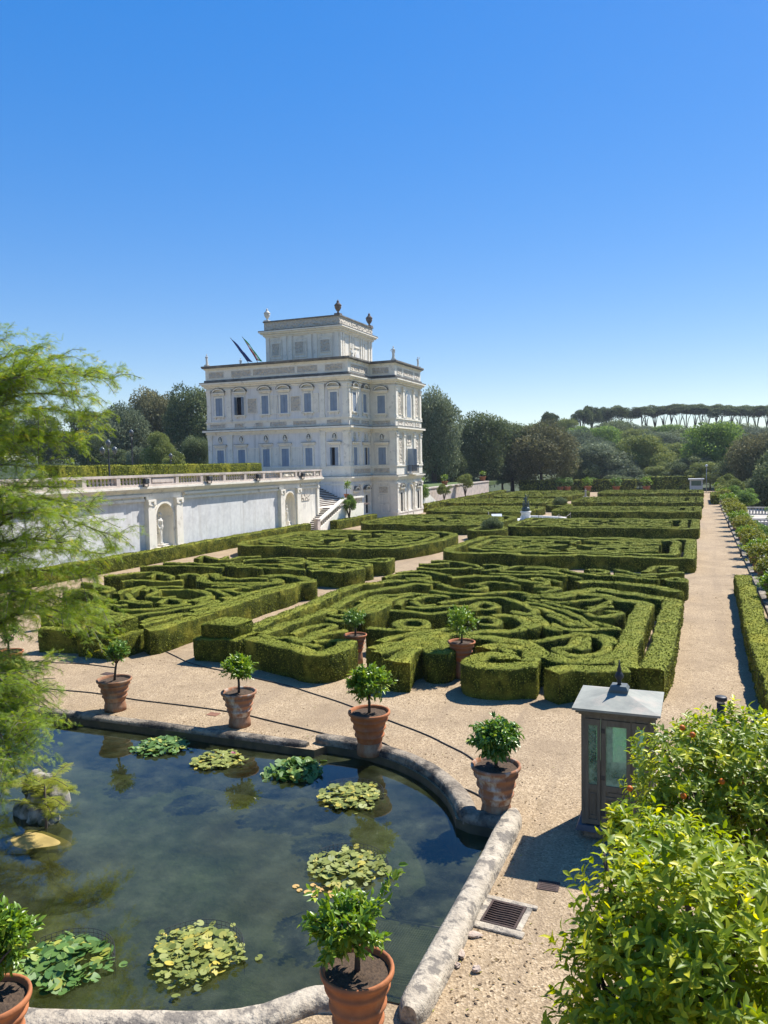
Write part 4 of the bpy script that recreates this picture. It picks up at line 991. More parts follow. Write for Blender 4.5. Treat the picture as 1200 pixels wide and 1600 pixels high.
def wall_niche(yc):
    y0, y1 = yc-2.05, yc+2.0; n0, n1 = yc-1.0, yc+1.02; c = (n0+n1)/2; r = (n1-n0)/2; zs = 3.15
    hole = arch_pts(n0, n1, .95, zs, 14)
    loops = [[Vector((u, z, 0)) for u, z in [(y0,-.2),(y1,-.2),(y1,4.9),(y0,4.9)]], [Vector((u, z, 0)) for u, z in hole]]
    tr = tessellate_polygon(loops); pts = loops[0]+loops[1]
    mb = MB(T=WT); mb.add([(p.x, .12, p.y) for p in pts], [t for t in tr])
    # bay returns and niche inside
    mb.box(y0, y0+.02, -2.2, .118, -.2, 4.9); mb.box(y1-.02, y1, -2.2, .118, -.2, 4.9)
    o = mb.build('niche_bay', M['trim'], Wl)
    mb = MB(T=WT); K = 12; vs = []; fs = []
    for z in (.95, zs):
        for k in range(K+1):
            a = math.pi*k/K; vs.append((c-r*math.cos(a), .12-r*math.sin(a)*.95, z))
    for k in range(K): fs.append((k, k+1, K+2+k, K+1+k))
    base = len(vs); J = 6
    for j in range(J+1):
        ph = math.pi/2*j/J
        for k in range(K+1):
            a = math.pi*k/K; vs.append((c-r*math.cos(a)*math.cos(ph), .12-r*math.sin(a)*math.cos(ph)*.95, zs+r*math.sin(ph)))
    # arch soffit: half dome swept towards the front plane
    for j in range(J):
        for k in range(K): fs.append((base+j*(K+1)+k, base+j*(K+1)+k+1, base+(j+1)*(K+1)+k+1, base+(j+1)*(K+1)+k))
    mb.add(vs, fs, True)
    mb.add([(n0,.12,.95),(n1,.12,.95)]+[(c+r*math.cos(math.pi*k/K), .12-r*math.sin(math.pi*k/K)*.95, .95) for k in range(K+1)], [tuple(range(K+3))])
    mb.build('niche_shell', M['stucco'], o)
    mb = MB(T=WT); a_o = arch_pts(n0-.16, n1+.16, .95, zs, 14); a_i = hole
    for i in range(1, len(a_o)):
        j = (i+1) % len(a_o); 
        n_ = 4; q = [a_o[i], a_o[j], a_i[j], a_i[i]]
        mb.add([(u, .122, z) for u, z in q]+[(u, .19, z) for u, z in q], [(3,2,1,0),(4,5,6,7),(0,1,5,4),(1,2,6,5),(2,3,7,6),(3,0,4,7)])
    mb.build('archivolt', M['trim'], o)
    for u0, u1 in ((y0+.02, y0+.78),(y1-.78, y1-.02)):
        mb = wb(); mb.box(u0, u1, .122, .34, .9, 4.35); mb.box(u0-.08, u1+.08, .122, .44, -.2, .75); mb.box(u0-.05, u1+.05, .122, .40, .75, .93)
        mb.box(u0-.02, u1+.02, .122, .38, 4.05, 4.12); mb.box(u0-.06, u1+.06, .122, .42, 4.35, 4.5)
        for uu in (u0+.08, u1-.08): mb.box(uu-.12, uu+.12, .34, .43, 4.12, 4.34)
        mb.build('pilaster', M['trim'], Wl)
    mb = wb(); mb.box(y0, y1, .0, .2, 4.52, 4.9); mb.box(n0-.05, n1+.05, -.9, .35, .72, .948); mb.box(n0+.35, n1-.35, .1, .5, -.2, .72); mb.build('entablature', M['trim'], Wl)
for (yc,) in NICHE: wall_niche(yc)
b = wb(); b.box(72.6, 73.06, .003, .14, 0, 4.9); b.box(72.55, 73.1, .003, .2, 4.4, 4.55); b.build('pilaster', M['trim'], Wl)
panel_b = wb(); panel_b.box(69.3, 71.0, .003, .06, 3.2, 3.85); panel_b.build('relief', M['relief'], Wl)
# end return of the wall towards the villa
b = MB(); b.box(-46, WXP-2.2, 71.9, 73.04, -.2, 5.2); b.build('wall_return', M['stucco'], Wl)

terr = MB(); terr.box(-75, WXP-2.2, 8, 71.9, 5.0, 5.25); terr.box(-75, -46, 71.9, 130, 5.0, 5.25); tag(terr.build('terrace_ground', M['gravel']), kind='structure')

statue('white marble statue of a nude youth with arm akimbo in the left wall niche', WXP+.1-.35, 47.45, .95, 0, 2.35, 1.75, (.8,.16))
statue('white marble torso statue on a pedestal in the right wall niche by the stairs', WXP-.2, 66.6, .95, 1, 1.55, 1.9, (.5,.4))

# balustrade
Bl = empty('balustrade', (0,0,0)); tag(Bl, 'pinkish stone balustrade with tall balusters along the terrace wall', 'balustrade')
M['pinkstone'] = surf('pinkish_travertine', (.62,.52,.44), (.52,.43,.36), 2, .85, c3=(.36,.31,.26), scale3=1.2, bstr=.2, kind='World')
b = wb(); b.box(20, 73.3, -.1, .44, 5.453, 5.62); b.build('base_course', M['pinkstone'], Bl)
b = wb(); b.box(20, 73.3, -.08, .42, 6.12, 6.28); b.build('handrail', M['pinkstone'], Bl)
peds = [26.4,29.6,32.8,36.0,39.2,42.4,45.6,48.85,52.0,55.2,58.4,61.5,64.65,67.65,68.45,71.6,73.0]
for y in peds:
    b = wb(); b.box(y-.18, y+.18, -.06, .40, 5.621, 6.119); b.build('pedestal', M['pinkstone'], Bl)
bal = MB(); bal.lathe([(.09,0),(.09,.05),(.05,.09),(.095,.2),(.09,.26),(.045,.38),(.06,.44),(.09,.46),(.09,.5)], n=8); bm_ = bal.mesh('baluster'); bm_.materials.append(M['pinkstone'])
for i in range(len(peds)-1):
    a, c_ = peds[i], peds[i+1]
    if a in (45.6, 64.65, 68.45) or c_-a < 1.5:
        b = wb(); b.box(a+.18, c_-.18, 0, .3, 5.621, 6.119); b.box(a+.4, c_-.4, .3, .36, 5.72, 6.02); b.build('panel', M['relief'] if a > 60 else M['pinkstone'], Bl); continue
    for k in range(8):
        if a < 30 and k % 2: continue
        o = link('baluster', bm_, Bl); o.location = (WXP+.17, a+.18+(c_-a-.36)*(k+.5)/8, 5.62)
def floodlight(label, x, y, z):
    e = empty('floodlight', (x, y, z)); tag(e, label, 'floodlight', 'floodlights on the balustrade')
    b = MB(); b.box(-.12,.16,-.24,.24,0,.36); b.build('housing', M['iron'], e, .02)
    b = MB(); b.box(.16,.175,-.2,.2,.04,.32); b.build('lens', surf('lamp_glass', (.05,.055,.06), (.08,.085,.09), 4, .15, kind='Object'), e)
    b = MB(); b.box(-.03,.03,-.28,-.25,-.2,.2); b.box(-.03,.03,.25,.28,-.2,.2); b.box(-.05,.05,-.28,.28,-.22,-.18); b.build('bracket', M['iron'], e)
floodlight('black floodlight left of the first niche on the balustrade', WXP+.6, 44.95, 5.68)
floodlight('black floodlight beside the second pedestal right of the first niche', WXP+.6, 52.7, 5.68)
floodlight('black floodlight midway along the balustrade over the blank wall', WXP+.6, 60.2, 5.68)
floodlight('small black floodlight near the stairs end of the balustrade', WXP+.6, 68.6, 5.62)

# ------------------------------------------------------------------ stone stairs between wall and villa
S = empty('stone_stairs', (0,0,0)); tag(S, 'stone stairs with pale treads rising between the terrace wall and the villa', 'stairs')
M['riser'] = surf('dark_riser_stone', (.16,.12,.10), (.11,.085,.07), 5, .9)
for i in range(14):
    y = 69.3+i*.36; z = .16*i
    b = MB(); b.box(WXP+.02, -35.72, y, 84 if i == 13 else y+3, z-.02 if i else -.1, z+.125); b.build('riser', M['riser'], S)
    b = MB(); b.box(WXP+.01, -35.71, y-.04, y+.40 if i < 13 else 80.5, z+.126, z+.165); b.build('tread', M['marble'], S)
b = MB(); b.box(-38.04, WXP+.02, 74, 83.6, -.1, 2.2); b.box(-44, -38.05, 73.1, 83.6, -.1, 2.19); b.build('landing', M['stucco'], S)
for i in range(16):
    x = -38.3-i*.36; b = MB(); b.box(x-.36, x, 75, 83.6, 2.2, 2.2+.17*(i+1)-.03); b.build('upper_riser', M['riser'], S)
    b = MB(); b.box(x-.36, x+.03, 75, 83.6, 2.2+.17*(i+1)-.028, 2.2+.17*(i+1)); b.build('upper_tread', M['marble'], S)
# side wall and raking balustrade
mb = MB(); T_ = lambda u,d,z: (-35.7+d, u, z)
fprism(T_, [(70.2,-.1),(81.5,-.1),(81.5,2.35),(76.4,2.35),(70.2,.35)], 0, .3, mb); mb.build('side_wall', M['trim'], S)
mb = MB(); fprism(T_, [(70.25,1.0),(76.4,2.98),(81.5,2.98),(81.5,3.13),(76.35,3.13),(70.25,1.17)], -.06, .36, mb); mb.build('handrail', M['trim'], S)
mb = MB(); mb.box(-35.76,-35.34,69.7,70.3,-.1,1.25); mb.box(-35.8,-35.3,69.65,70.35,1.25,1.36); mb.build('newel_post', M['pinkstone'], S)
mb = MB()
for k in range(26):
    y = 70.7+k*.42; zb = .35+(2.0*(y-70.2)/6.2 if y < 76.4 else 2.0); zt = 1.02+(1.97*(y-70.25)/6.15 if y < 76.4 else 1.97)
    if k % 1 == 0: mb.lathe([(.09,zb),(.05,zb+.1),(.09,zb+.3),(.05,zt-.12),(.09,zt)], (-35.55,y,0), n=8)
mb.build('balusters', M['relief'], S)

# ------------------------------------------------------------------ plant materials
M['bark'] = surf('bark', (.10,.075,.055), (.055,.042,.032), 9, .95, bstr=.8, bscale=20, kind='Object', stretch=(1,1,.25))
M['bark_pale'] = surf('pale_bark', (.17,.14,.11), (.10,.08,.065), 7, .95, bstr=.7, bscale=18, kind='Object', stretch=(1,1,.25))
M['citrus'] = leafmat('citrus_leaves', (0.061,0.147,0.021), (0.147,0.259,0.034), (0.328,0.414,0.061), .35, .22)
M['citrus_o'] = leafmat('golden_citrus_leaves', (.13,.16,.022), (.27,.28,.04), (.40,.38,.06), .5, .3)
M['terracotta_lime'] = surf('limed_terracotta', (.36,.165,.085), (.25,.115,.06), 4, .85, c3=(.50,.43,.35), scale3=3.5, bstr=.3, bscale=16, kind='Object', ramp3=(.48,.62), stretch=(1,1,.6))
M['citrus_b'] = leafmat('young_citrus_leaves', (0.102,0.196,0.020), (0.217,0.326,0.035), (0.377,0.435,0.058), .33, .3)
M['orange_leaf'] = leafmat('orange_tree_leaves', (0.115,0.196,0.011), (0.345,0.397,0.025), (0.575,0.552,0.046), .45, .42)
M['orange_leaf_b'] = leafmat('dark_orange_tree_leaves', (0.116,0.185,0.015), (0.339,0.400,0.031), (0.647,0.631,0.062), .42, .36)
M['cypress'] = leafmat('cypress_needles', (0.133,0.225,0.020), (0.299,0.371,0.037), (0.530,0.489,0.068), .6, .38)
M['cypress_y'] = leafmat('young_cypress_needles', (0.208,0.260,0.026), (0.351,0.364,0.039), (0.468,0.429,0.065), .6, .38)
M['ilex'] = leafmat('holm_oak_leaves', (0.069,0.098,0.043), (0.188,0.225,0.094), (0.400,0.413,0.213), .6, .22, spec=.06)
M['ilex_br'] = leafmat('rusty_holm_oak_leaves', (0.102,0.108,0.050), (0.240,0.228,0.108), (0.432,0.396,0.204), .6, .22, spec=.06)
M['ilex_gr'] = leafmat('greyish_holm_oak_leaves', (0.094,0.122,0.069), (0.225,0.263,0.150), (0.413,0.438,0.275), .6, .22, spec=.06)
M['green'] = leafmat('broad_green_leaves', (0.084,0.150,0.036), (0.198,0.288,0.072), (0.360,0.456,0.132), .6, .35, spec=.06)
M['olive'] = leafmat('olive_green_leaves', (0.132,0.167,0.046), (0.270,0.299,0.092), (0.414,0.425,0.161), .6, .22, spec=.06)
M['pine'] = leafmat('pine_needles', (0.054,0.079,0.036), (0.132,0.162,0.066), (0.252,0.282,0.132), .7, .25, spec=.05)
M['terracotta'] = surf('terracotta', (.40,.145,.055), (.27,.095,.04), 3, .8, c3=(.36,.22,.13), scale3=2.5, bstr=.25, bscale=18, kind='Object', ramp3=(.55,.75), stretch=(1,1,.5))
M['terracotta_old'] = surf('weathered_terracotta', (.31,.15,.075), (.20,.10,.055), 3, .85, c3=(.33,.25,.17), scale3=2, bstr=.3, bscale=16, kind='Object', ramp3=(.5,.68), stretch=(1,1,.5))

def rand_dirs(n): return unit(nr.normal(0, 1, (n, 3)))

# ------------------------------------------------------------------ potted citrus trees
def citrus_crown_mesh(name, rx=.5, rz=.42, zc=.75, ntw=70, per=15, ll=.085, droop=.0, lean=(0,0), seed=0, extra=()):
    g = np.random.default_rng(seed)
    d = unit(g.normal(0, 1, (ntw, 3))); d[:,2] = np.abs(d[:,2])*np.where(g.random(ntw) < .7, 1, -1)
    rr = (.55+.45*g.random(ntw))[:,None]
    tip = d*rr*np.array([rx,rx,rz])*(.85+.3*g.random((ntw,1)))+np.array([lean[0],lean[1],zc])
    ex = []
    for (a, b_, n_) in extra:   # extra shoots: from a to b
        t = g.random((n_,1)); ex.append(np.array(a)*(1-t)+np.array(b_)*t)
    P = []; D = []; N = []
    c0 = np.array([lean[0]*.6, lean[1]*.6, zc-rz*.3])
    for i in range(ntw):
        o = unit(tip[i]-c0)
        k = per+g.integers(-4, 5); t = g.random(k)[:,None]
        P.append(tip[i]-o*t*.2+g.normal(0,.02,(k,3))); D.append(unit(o*.7+g.normal(0,.55,(k,3))+np.array([0,0,-droop])))
        N.append(unit(np.array([0,0,1.])+o*.5+g.normal(0,.4,(k,3))))
    for q in ex:
        k = len(q); P.append(q+g.normal(0,.02,(k,3))); D.append(unit(g.normal(0,.6,(k,3))+np.array([0,0,.25]))); N.append(unit(np.array([0,0,1.])+g.normal(0,.5,(k,3))))
    P = np.concatenate(P); D = np.concatenate(D); N = np.concatenate(N); n = len(P)
    return leaf_mesh(name, P, D, N, ll*(.7+.6*g.random(n)), ll*.46*(.8+.4*g.random(n)), rnd=g.random(n)), tip

def pot_parts(parent, mats, rim_r=.48, zrim=1.0, plinth=.3, prot=0, soil_low=.07):
    b = MB(); w_ = rim_r*.62
    if plinth > 0:
        b.lathe([(w_*1.0,0),(w_*.98,plinth*.5),(w_*.9,plinth*.85),(w_*.92,plinth)], n=20); b.build('plinth', mats[1], parent)
    h = zrim-plinth; r = rim_r; z = plinth; k = lambda t: z+h*t
    prof = [(r*.58,k(0)),(r*.60,k(.03)),(r*.63,k(.17)),(r*.70,k(.19)),(r*.71,k(.22)),(r*.70,k(.25)),(r*.66,k(.265)),(r*.70,k(.42)),(r*.775,k(.44)),(r*.785,k(.47)),(r*.775,k(.50)),(r*.74,k(.515)),(r*.79,k(.69)),(r*.88,k(.71)),(r*.895,k(.74)),(r*.885,k(.77)),(r*.85,k(.785)),(r*.89,k(.885)),(r*.98,k(.90)),(r*1.0,k(.94)),(r*.99,k(.99)),(r*.95,k(1.0)),(r*.90,k(.985)),(r*.87,k(.93)),(r*.80,k(.80))]
    b = MB(); n = 28; vs = []; fs = []
    for (rr, zz) in prof:
        for a in range(n):
            t = 6.28318*a/n; vs.append((rr*math.cos(t), rr*math.sin(t), zz))
    for i in range(len(prof)-1):
        for a in range(n): fs.append((i*n+a, i*n+(a+1)%n, (i+1)*n+(a+1)%n, (i+1)*n+a))
    fs.append(tuple(range(n-1,-1,-1)))
    b.add(vs, fs, True); b.build('pot', mats[0], parent)
    b = MB(); rs = r*.86; vs = [(0,0,zrim-soil_low+.03)]; fs = []
    for j in (1,2,3):
        for a in range(16):
            t = 6.28318*a/16; vs.append((rs*j/3*math.cos(t), rs*j/3*math.sin(t), zrim-soil_low+.02*math.sin(a*3+j)*(j < 3)))
    for a in range(16):
        fs.append((0, 1+a, 1+(a+1)%16))
        for j in (0,1): fs.append((1+j*16+a, 1+(j+1)*16+a, 1+(j+1)*16+(a+1)%16, 1+j*16+(a+1)%16))
    b.add(vs, fs, True); b.build('soil', M['soil'], parent)

def potted_citrus(label, x, y, z=0, rim_r=.48, zrim=1.0, plinth=.3, pot='terracotta', leaf='citrus', kw={}, trunk_h=.45, trunk_lean=(0,0), rz=0, group='potted citrus trees', nb=7):
    e = empty('potted_citrus_tree', (x, y, z), rz); tag(e, label, 'potted tree', group)
    pot_parts(e, (M[pot], M['terracotta_old']), rim_r, zrim, plinth)
    me, tip = citrus_crown_mesh('citrus_crown', **kw)
    o = link('crown', me, e, M[leaf]); o.location = (0,0,zrim)
    b = MB(); lx, ly = trunk_lean
    b.tube([(0,0,zrim-.12),(lx*.4+.01,ly*.4,zrim+trunk_h*.5),(lx,ly,zrim+trunk_h)], [.04,.032,.028], 7)
    for i in range(nb):
        t = tip[(i*7) % len(tip)]; b.tube([(lx,ly,zrim+trunk_h-.03),((lx+t[0])/2,(ly+t[1])/2,zrim+(trunk_h+t[2])/2+.03),(t[0]*.9,t[1]*.9,zrim+t[2]*.95)], [.02,.013,.006], 5)
    b.build('trunk', M['bark'], e)
    return e
potted_citrus('potted citrus with crooked trunk and sparse crown at the far edge of the pond', -15.24, 17.2, 0, .49, .90, .28, 'terracotta_old', 'citrus', dict(rx=.36, rz=.36, zc=.78, ntw=70, per=14, ll=.10, lean=(.12,0), seed=3), .45, (.10,0))
potted_citrus('potted citrus with spreading crown, next right of the crooked one at the pond', -11.15, 17.2, 0, .47, .92, .28, 'terracotta_lime', 'citrus_b', dict(rx=.47, rz=.36, zc=.62, ntw=105, per=15, ll=.11, seed=4), .36)
potted_citrus('potted citrus with full round crown in an orange pot, by the rounded coping end', -7.14, 16.5, 0, .5, 1.02, .3, 'terracotta', 'citrus_b', dict(rx=.56, rz=.46, zc=.66, ntw=150, per=16, ll=.115, seed=5), .3)
potted_citrus('potted citrus with drooping leaves at the pond corner left of the kiosk', -3.56, 14.25, 0, .48, 1.04, .32, 'terracotta_lime', 'citrus', dict(rx=.50, rz=.42, zc=.50, ntw=150, per=17, ll=.12, droop=.5, seed=6), .3)
potted_citrus('left one of two pedestal pots with citrus against the near right bed', -10.84, 24.0, 0, .40, 1.0, .42, 'terracotta', 'citrus', dict(rx=.44, rz=.36, zc=.54, ntw=95, per=13, ll=.085, seed=7), .3)
potted_citrus('right one of two pedestal pots with citrus, beside the big round hedge scroll', -6.92, 23.45, 0, .44, 1.15, .55, 'terracotta', 'citrus_b', dict(rx=.56, rz=.50, zc=.62, ntw=120, per=14, ll=.085, seed=8), .3)
potted_citrus('potted citrus at the left edge behind the cypress branches', -20.75, 18.6, 0, .46, .95, .28, 'terracotta', 'citrus', dict(rx=.5, rz=.42, zc=.65, ntw=60, per=13, ll=.09, seed=9), .3)
potted_citrus('largest nearest potted citrus with a tall side shoot, by the corner of the pale copings', -3.60, 7.82, 0, .43, 1.06, .28, 'terracotta', 'citrus_b', dict(rx=.52, rz=.36, zc=.44, ntw=80, per=15, ll=.115, lean=(-.12,0), seed=10,
    extra=[((.05,.05,.2),(.33,.3,.95),46),((.33,.3,.9),(.38,.34,1.08),14),((-.2,0,.4),(-.66,.1,.72),24),((-.3,-.1,.1),(-.1,-.25,.35),20)]), .25, nb=9)
potted_citrus('potted bushy citrus cut off by the lower left corner of the photo', -7.16, 5.98, 0, .40, 1.05, .28, 'terracotta', 'citrus_b', dict(rx=.36, rz=.42, zc=.5, ntw=100, per=16, ll=.105, lean=(-.05,.18), seed=12), .25)

# ------------------------------------------------------------------ orange trees in front of the camera
def orange_tree(label, lumps, ll, leaf, seed, dens, trunk, oranges=()):
    g = np.random.default_rng(seed)
    base = Vector(trunk); e = empty('orange_tree', trunk); tag(e, label, 'orange tree')
    P, D, N, RN = [], [], [], []
    for (c, r) in lumps:
        c = np.array(c); r = np.array(r if hasattr(r, '__len__') else (r, r, r))
        ntw = int(dens*4*math.pi*r.mean()**2)
        d = unit(g.normal(0, 1, (ntw, 3))); d[:,2] = np.where((d[:,2] < -.35) & (g.random(ntw) < .6), -d[:,2], d[:,2])
        lumpy = 1+.20*np.sin(d[:,0]*6+seed)*np.cos(d[:,1]*5.3+1)+.16*np.sin(d[:,2]*8+seed*2)
        tip = c+d*r*((.80+.24*g.random(ntw))*lumpy)[:,None]
        for i in range(ntw):
            k = int(g.integers(6, 11)); o = unit(d[i]*.8+np.array([0,0,.55])+g.normal(0,.3,3))
            ang = g.random()*6.28+np.arange(k)*2.4; t = np.arange(k)/k
            s1 = unit(np.cross(o, [.3,.2,1.0])); s2 = np.cross(o, s1)
            rad = s1*np.cos(ang)[:,None]+s2*np.sin(ang)[:,None]
            P.append(tip[i]-o*(t*ll*1.9)[:,None]); dd = unit(rad*(.75+.5*t)[:,None]+o*(.75-.55*t)[:,None]+np.array([0,0,-.12])); D.append(dd)
            N.append(unit(o-dd*.3+g.normal(0,.18,(k,3)))); RN.append(np.clip(g.normal(.42,.18,k)+g.normal(0,.22)+.3*(1-t)*(g.random()<.5), 0, 1))
    P = np.concatenate(P)-np.array(trunk); D = np.concatenate(D); N = np.concatenate(N); n = len(P)
    link('crown', leaf_mesh('orange_crown', P, D, N, ll*(.7+.6*g.random(n)), ll*.42*(.8+.4*g.random(n)), fold=.22, curl=.22, rnd=np.concatenate(RN)), e, M[leaf])
    b = MB(); c0 = np.mean([np.array(c) for c, r in lumps], 0)-np.array(trunk)
    b.tube([(0,0,-.1),(.03,.02,c0[2]*.3),(c0[0]*.2,c0[1]*.2,c0[2]*.55)], [.13,.11,.09], 9)
    for (c, r) in lumps:
        q = np.array(c)-np.array(trunk); st = np.array([c0[0]*.2,c0[1]*.2,c0[2]*.52])
        for k in range(4):
            tt = q+g.normal(0,.3,3)*np.mean(r); b.tube([tuple(st),tuple((st+tt)/2+g.normal(0,.06,3)),tuple(tt)], [.06,.04,.015], 6)
    b.build('trunk', M['bark'], e)
    om = M.setdefault('orange_peel', surf('orange_peel', (.60,.15,.01), (.48,.11,.008), 20, .45, kind='Object', bstr=.1, bscale=120))
    for p in oranges:
        b = MB(); b.ball((0,0,0), .032, 12, 9); o = b.build('orange', om, e); o.location = tuple(np.array(p)-np.array(trunk))
    return e
def along(px, py, t):      # a point seen at (px,py) of the photo, t metres in front of the camera
    return tuple(Vector((0,0,CAM_H)) + (fw + rt*((px-600)/1220) - up*((py-800)/1220))*t)
lA = [(along(985,1420,5.1),(.36,.36,.40)),(along(955,1530,5.0),(.36,.36,.4)),(along(930,1640,4.9),(.36,.36,.4)),(along(1055,1470,5.0),(.60,.60,.66)),(along(1120,1500,4.8),.62),(along(1035,1600,4.8),(.5,.5,.5)),(along(1160,1640,4.5),.7),(along(1230,1500,5.0),.6),(along(1000,1730,4.8),.62),(along(1100,1750,4.8),.8)]
orange_tree('nearest bright yellow-green orange tree filling the lower right corner', lA, .094, 'orange_leaf', 3, 32, (along(1090,1600,4.9)[0], along(1090,1600,4.9)[1], 0))
lB = [(along(1085,1225,8.8),(.75,.75,.75)),(along(1160,1200,8.8),.75),(along(1045,1310,8.4),.55),(along(1150,1300,8.6),.85),(along(1240,1250,8.8),.9),(along(1230,1370,8.8),.9),(along(1120,1390,8.9),.6)]
og = [along(x, y, t+.36) for x, y, t in ((984,1232,7.95),(1066,1137,8.2),(1082,1148,8.15),(1128,1221,7.8),(1068,1244,7.85),(1160,1225,7.95),(1120,1365,8.1),(1181,1340,7.9))]
orange_tree('darker orange tree with a few ripe oranges, beside and half in front of the kiosk', lB, .092, 'orange_leaf_b', 5, 42, (along(1150,1300,8.7)[0], along(1150,1300,8.7)[1], 0), og)
lC = [(along(1040,1330,6.8),(.5,.5,.34)),(along(975,1300,6.9),(.20,.2,.22)),(along(1110,1350,6.7),(.40,.4,.3))]
orange_tree('small pale-tipped orange tree crown between the bright nearest tree and the dark one', lC, .092, 'orange_leaf', 8, 46, (along(1050,1340,6.8)[0]+.2, along(1050,1340,6.8)[1], 0))

# ------------------------------------------------------------------ feathery cypress standing in the pond
def frond_template(n=9):
    """a flat feathery spray, unit length along +x"""
    V = []; F = []
    def tri(a, b, c): i = len(V); V.extend([a, b, c]); F.append((i, i+1, i+2))
    tri((0,-.012,0),(0,.012,0),(1,0,-.12))
    for k in range(n):
        t = .08+.86*k/(n-1); L = .38*(1-.55*abs(t-.35)); x = t; z = -.12*t*t
        for s_ in (-1, 1):
            tri((x-.028,0,z),(x+.028,0,z),(x+.13,s_*L,z-.06))
    return np.array(V), np.array(F)
def cypress():
    g = np.random.default_rng(21); base = np.array([-16.1, 12.6, -1.0])
    e = empty('bald_cypress', tuple(base)); tag(e, 'feathery light green bald cypress leaning over the pond at the left edge', 'tree')
    tb = MB(); trunk = [(0,0,-.1),(.1,0,2.5),(-.05,.1,6),(.05,0,10),(0,0,11.2)]
    tb.tube(trunk, [.5,.33,.26,.17,.05], 12); tb.build('trunk', M['bark_pale'], e)
    # limb tips, seen positions taken to their real distance
    tips = []
    def tp(px, py, t): tips.append(np.array(along(px, py, t))-base)
    for px, py, t in ((55,545,18.6),(10,528,19.0),(172,592,18.0),(150,580,18.8),(110,600,17.2),(40,575,17.6),(150,650,18.0),(120,690,18.5),(60,640,16.8),(100,760,18.5),(60,730,17),(85,800,16.8),(180,838,17.2),(165,865,18.0),(140,900,17.4),(120,850,16.5),(155,950,17.4),(145,985,18.2),(110,960,16.6),(60,930,16.2),(20,880,16),(25,780,16.2),(10,680,16.6),
                      (60,1080,15.5),(60,1130,15.2),(45,1165,14.6),(40,1130,14.6),(20,1190,14.2),(25,1205,14.4),(50,1100,16),(10,1070,15), (30,600,19),(90,560,19.4),(130,620,19),(80,680,18),(140,790,19),(50,850,18.4),(140,960,19),(10,950,18)): tp(px, py, t)
    for k in range(26):     # the side away from the picture
        a = R(80+200*g.random()); r_ = 3.2+2*g.random(); z = 2+7.5*g.random(); tips.append(np.array([r_*math.cos(a)*(1-z/18), r_*math.sin(a)*(1-z/18), z]))
    bm = MB(); P, D, N, L, RN = [], [], [], [], []
    for ti, t in enumerate(tips):
        z0 = max(.9, t[2]*.8-.5+.9*g.random()); z0 = min(z0, 10.5)
        s = np.array([0,0,z0]); mid = (s+t)/2+np.array([0,0,.22*np.linalg.norm(t-s)])*(.7+.5*g.random())
        pth = spline([tuple(s), tuple(mid), tuple(t)], .3)
        n = len(pth); bm.tube([tuple(p) for p in pth], list(np.linspace(.055,.008,n)), 5, True)
        ax = unit(np.gradient(pth, axis=0))
        i0 = int(n*.22)
        for i in range(i0, n):
            for q in range(5):
                tl = (.35+.85*g.random())*(1.0-.3*i/n)
                side = unit(np.cross(ax[i], [0,0,1])*g.choice([-1,1])+ax[i]*.8+np.array([0,0,g.normal(.02,.5)])+g.normal(0,.2,3))
                tw = spline([tuple(pth[i]), tuple(pth[i]+side*tl*.55+np.array([0,0,.05])), tuple(pth[i]+side*tl+np.array([0,0,-.12*tl]))], .06)
                if g.random() < .6: bm.tube([tuple(p) for p in tw[::2]], .007, 3, False)
                ta = unit(np.gradient(tw, axis=0)); k = len(tw); m_ = int(k*2.4)
                ii = g.integers(0, k, m_)
                P.append(tw[ii]+g.normal(0,.025,(m_,3)))
                sd = unit(np.cross(ta[ii], [0,0,1]))*g.choice([-1,1], m_)[:,None]
                D.append(unit(sd*.8+ta[ii]*.6+g.normal(0,.42,(m_,3))+np.array([0,0,-.10]))); N.append(unit(np.array([0,0,1.])+g.normal(0,.7,(m_,3))))
                L.append(.075+.085*g.random(m_)); RN.append(np.clip(g.normal(.42,.22,m_)+(.25 if g.random()<.25 else 0),0,1))
    bm.build('branches', M['bark_pale'], e)
    P = np.concatenate(P); D = np.concatenate(D); N = np.concatenate(N); L = np.concatenate(L); RN = np.concatenate(RN)
    TV, TF = frond_template(7); X = D; Y = unit(np.cross(N, X)); Z = np.cross(X, Y)
    V = P[:,None,:]+L[:,None,None]*(TV[None,:,0,None]*X[:,None]+TV[None,:,1,None]*Y[:,None]+TV[None,:,2,None]*Z[:,None])
    nv = len(TV); F = (TF[None]+(np.arange(len(P))*nv)[:,None,None]).reshape(-1, 3)
    print('cypress fronds', len(P), 'tris', len(F))
    link('foliage', np_mesh('cypress_foliage', V.reshape(-1,3), F, np.repeat(RN, nv)), e, M['cypress'])
cypress()

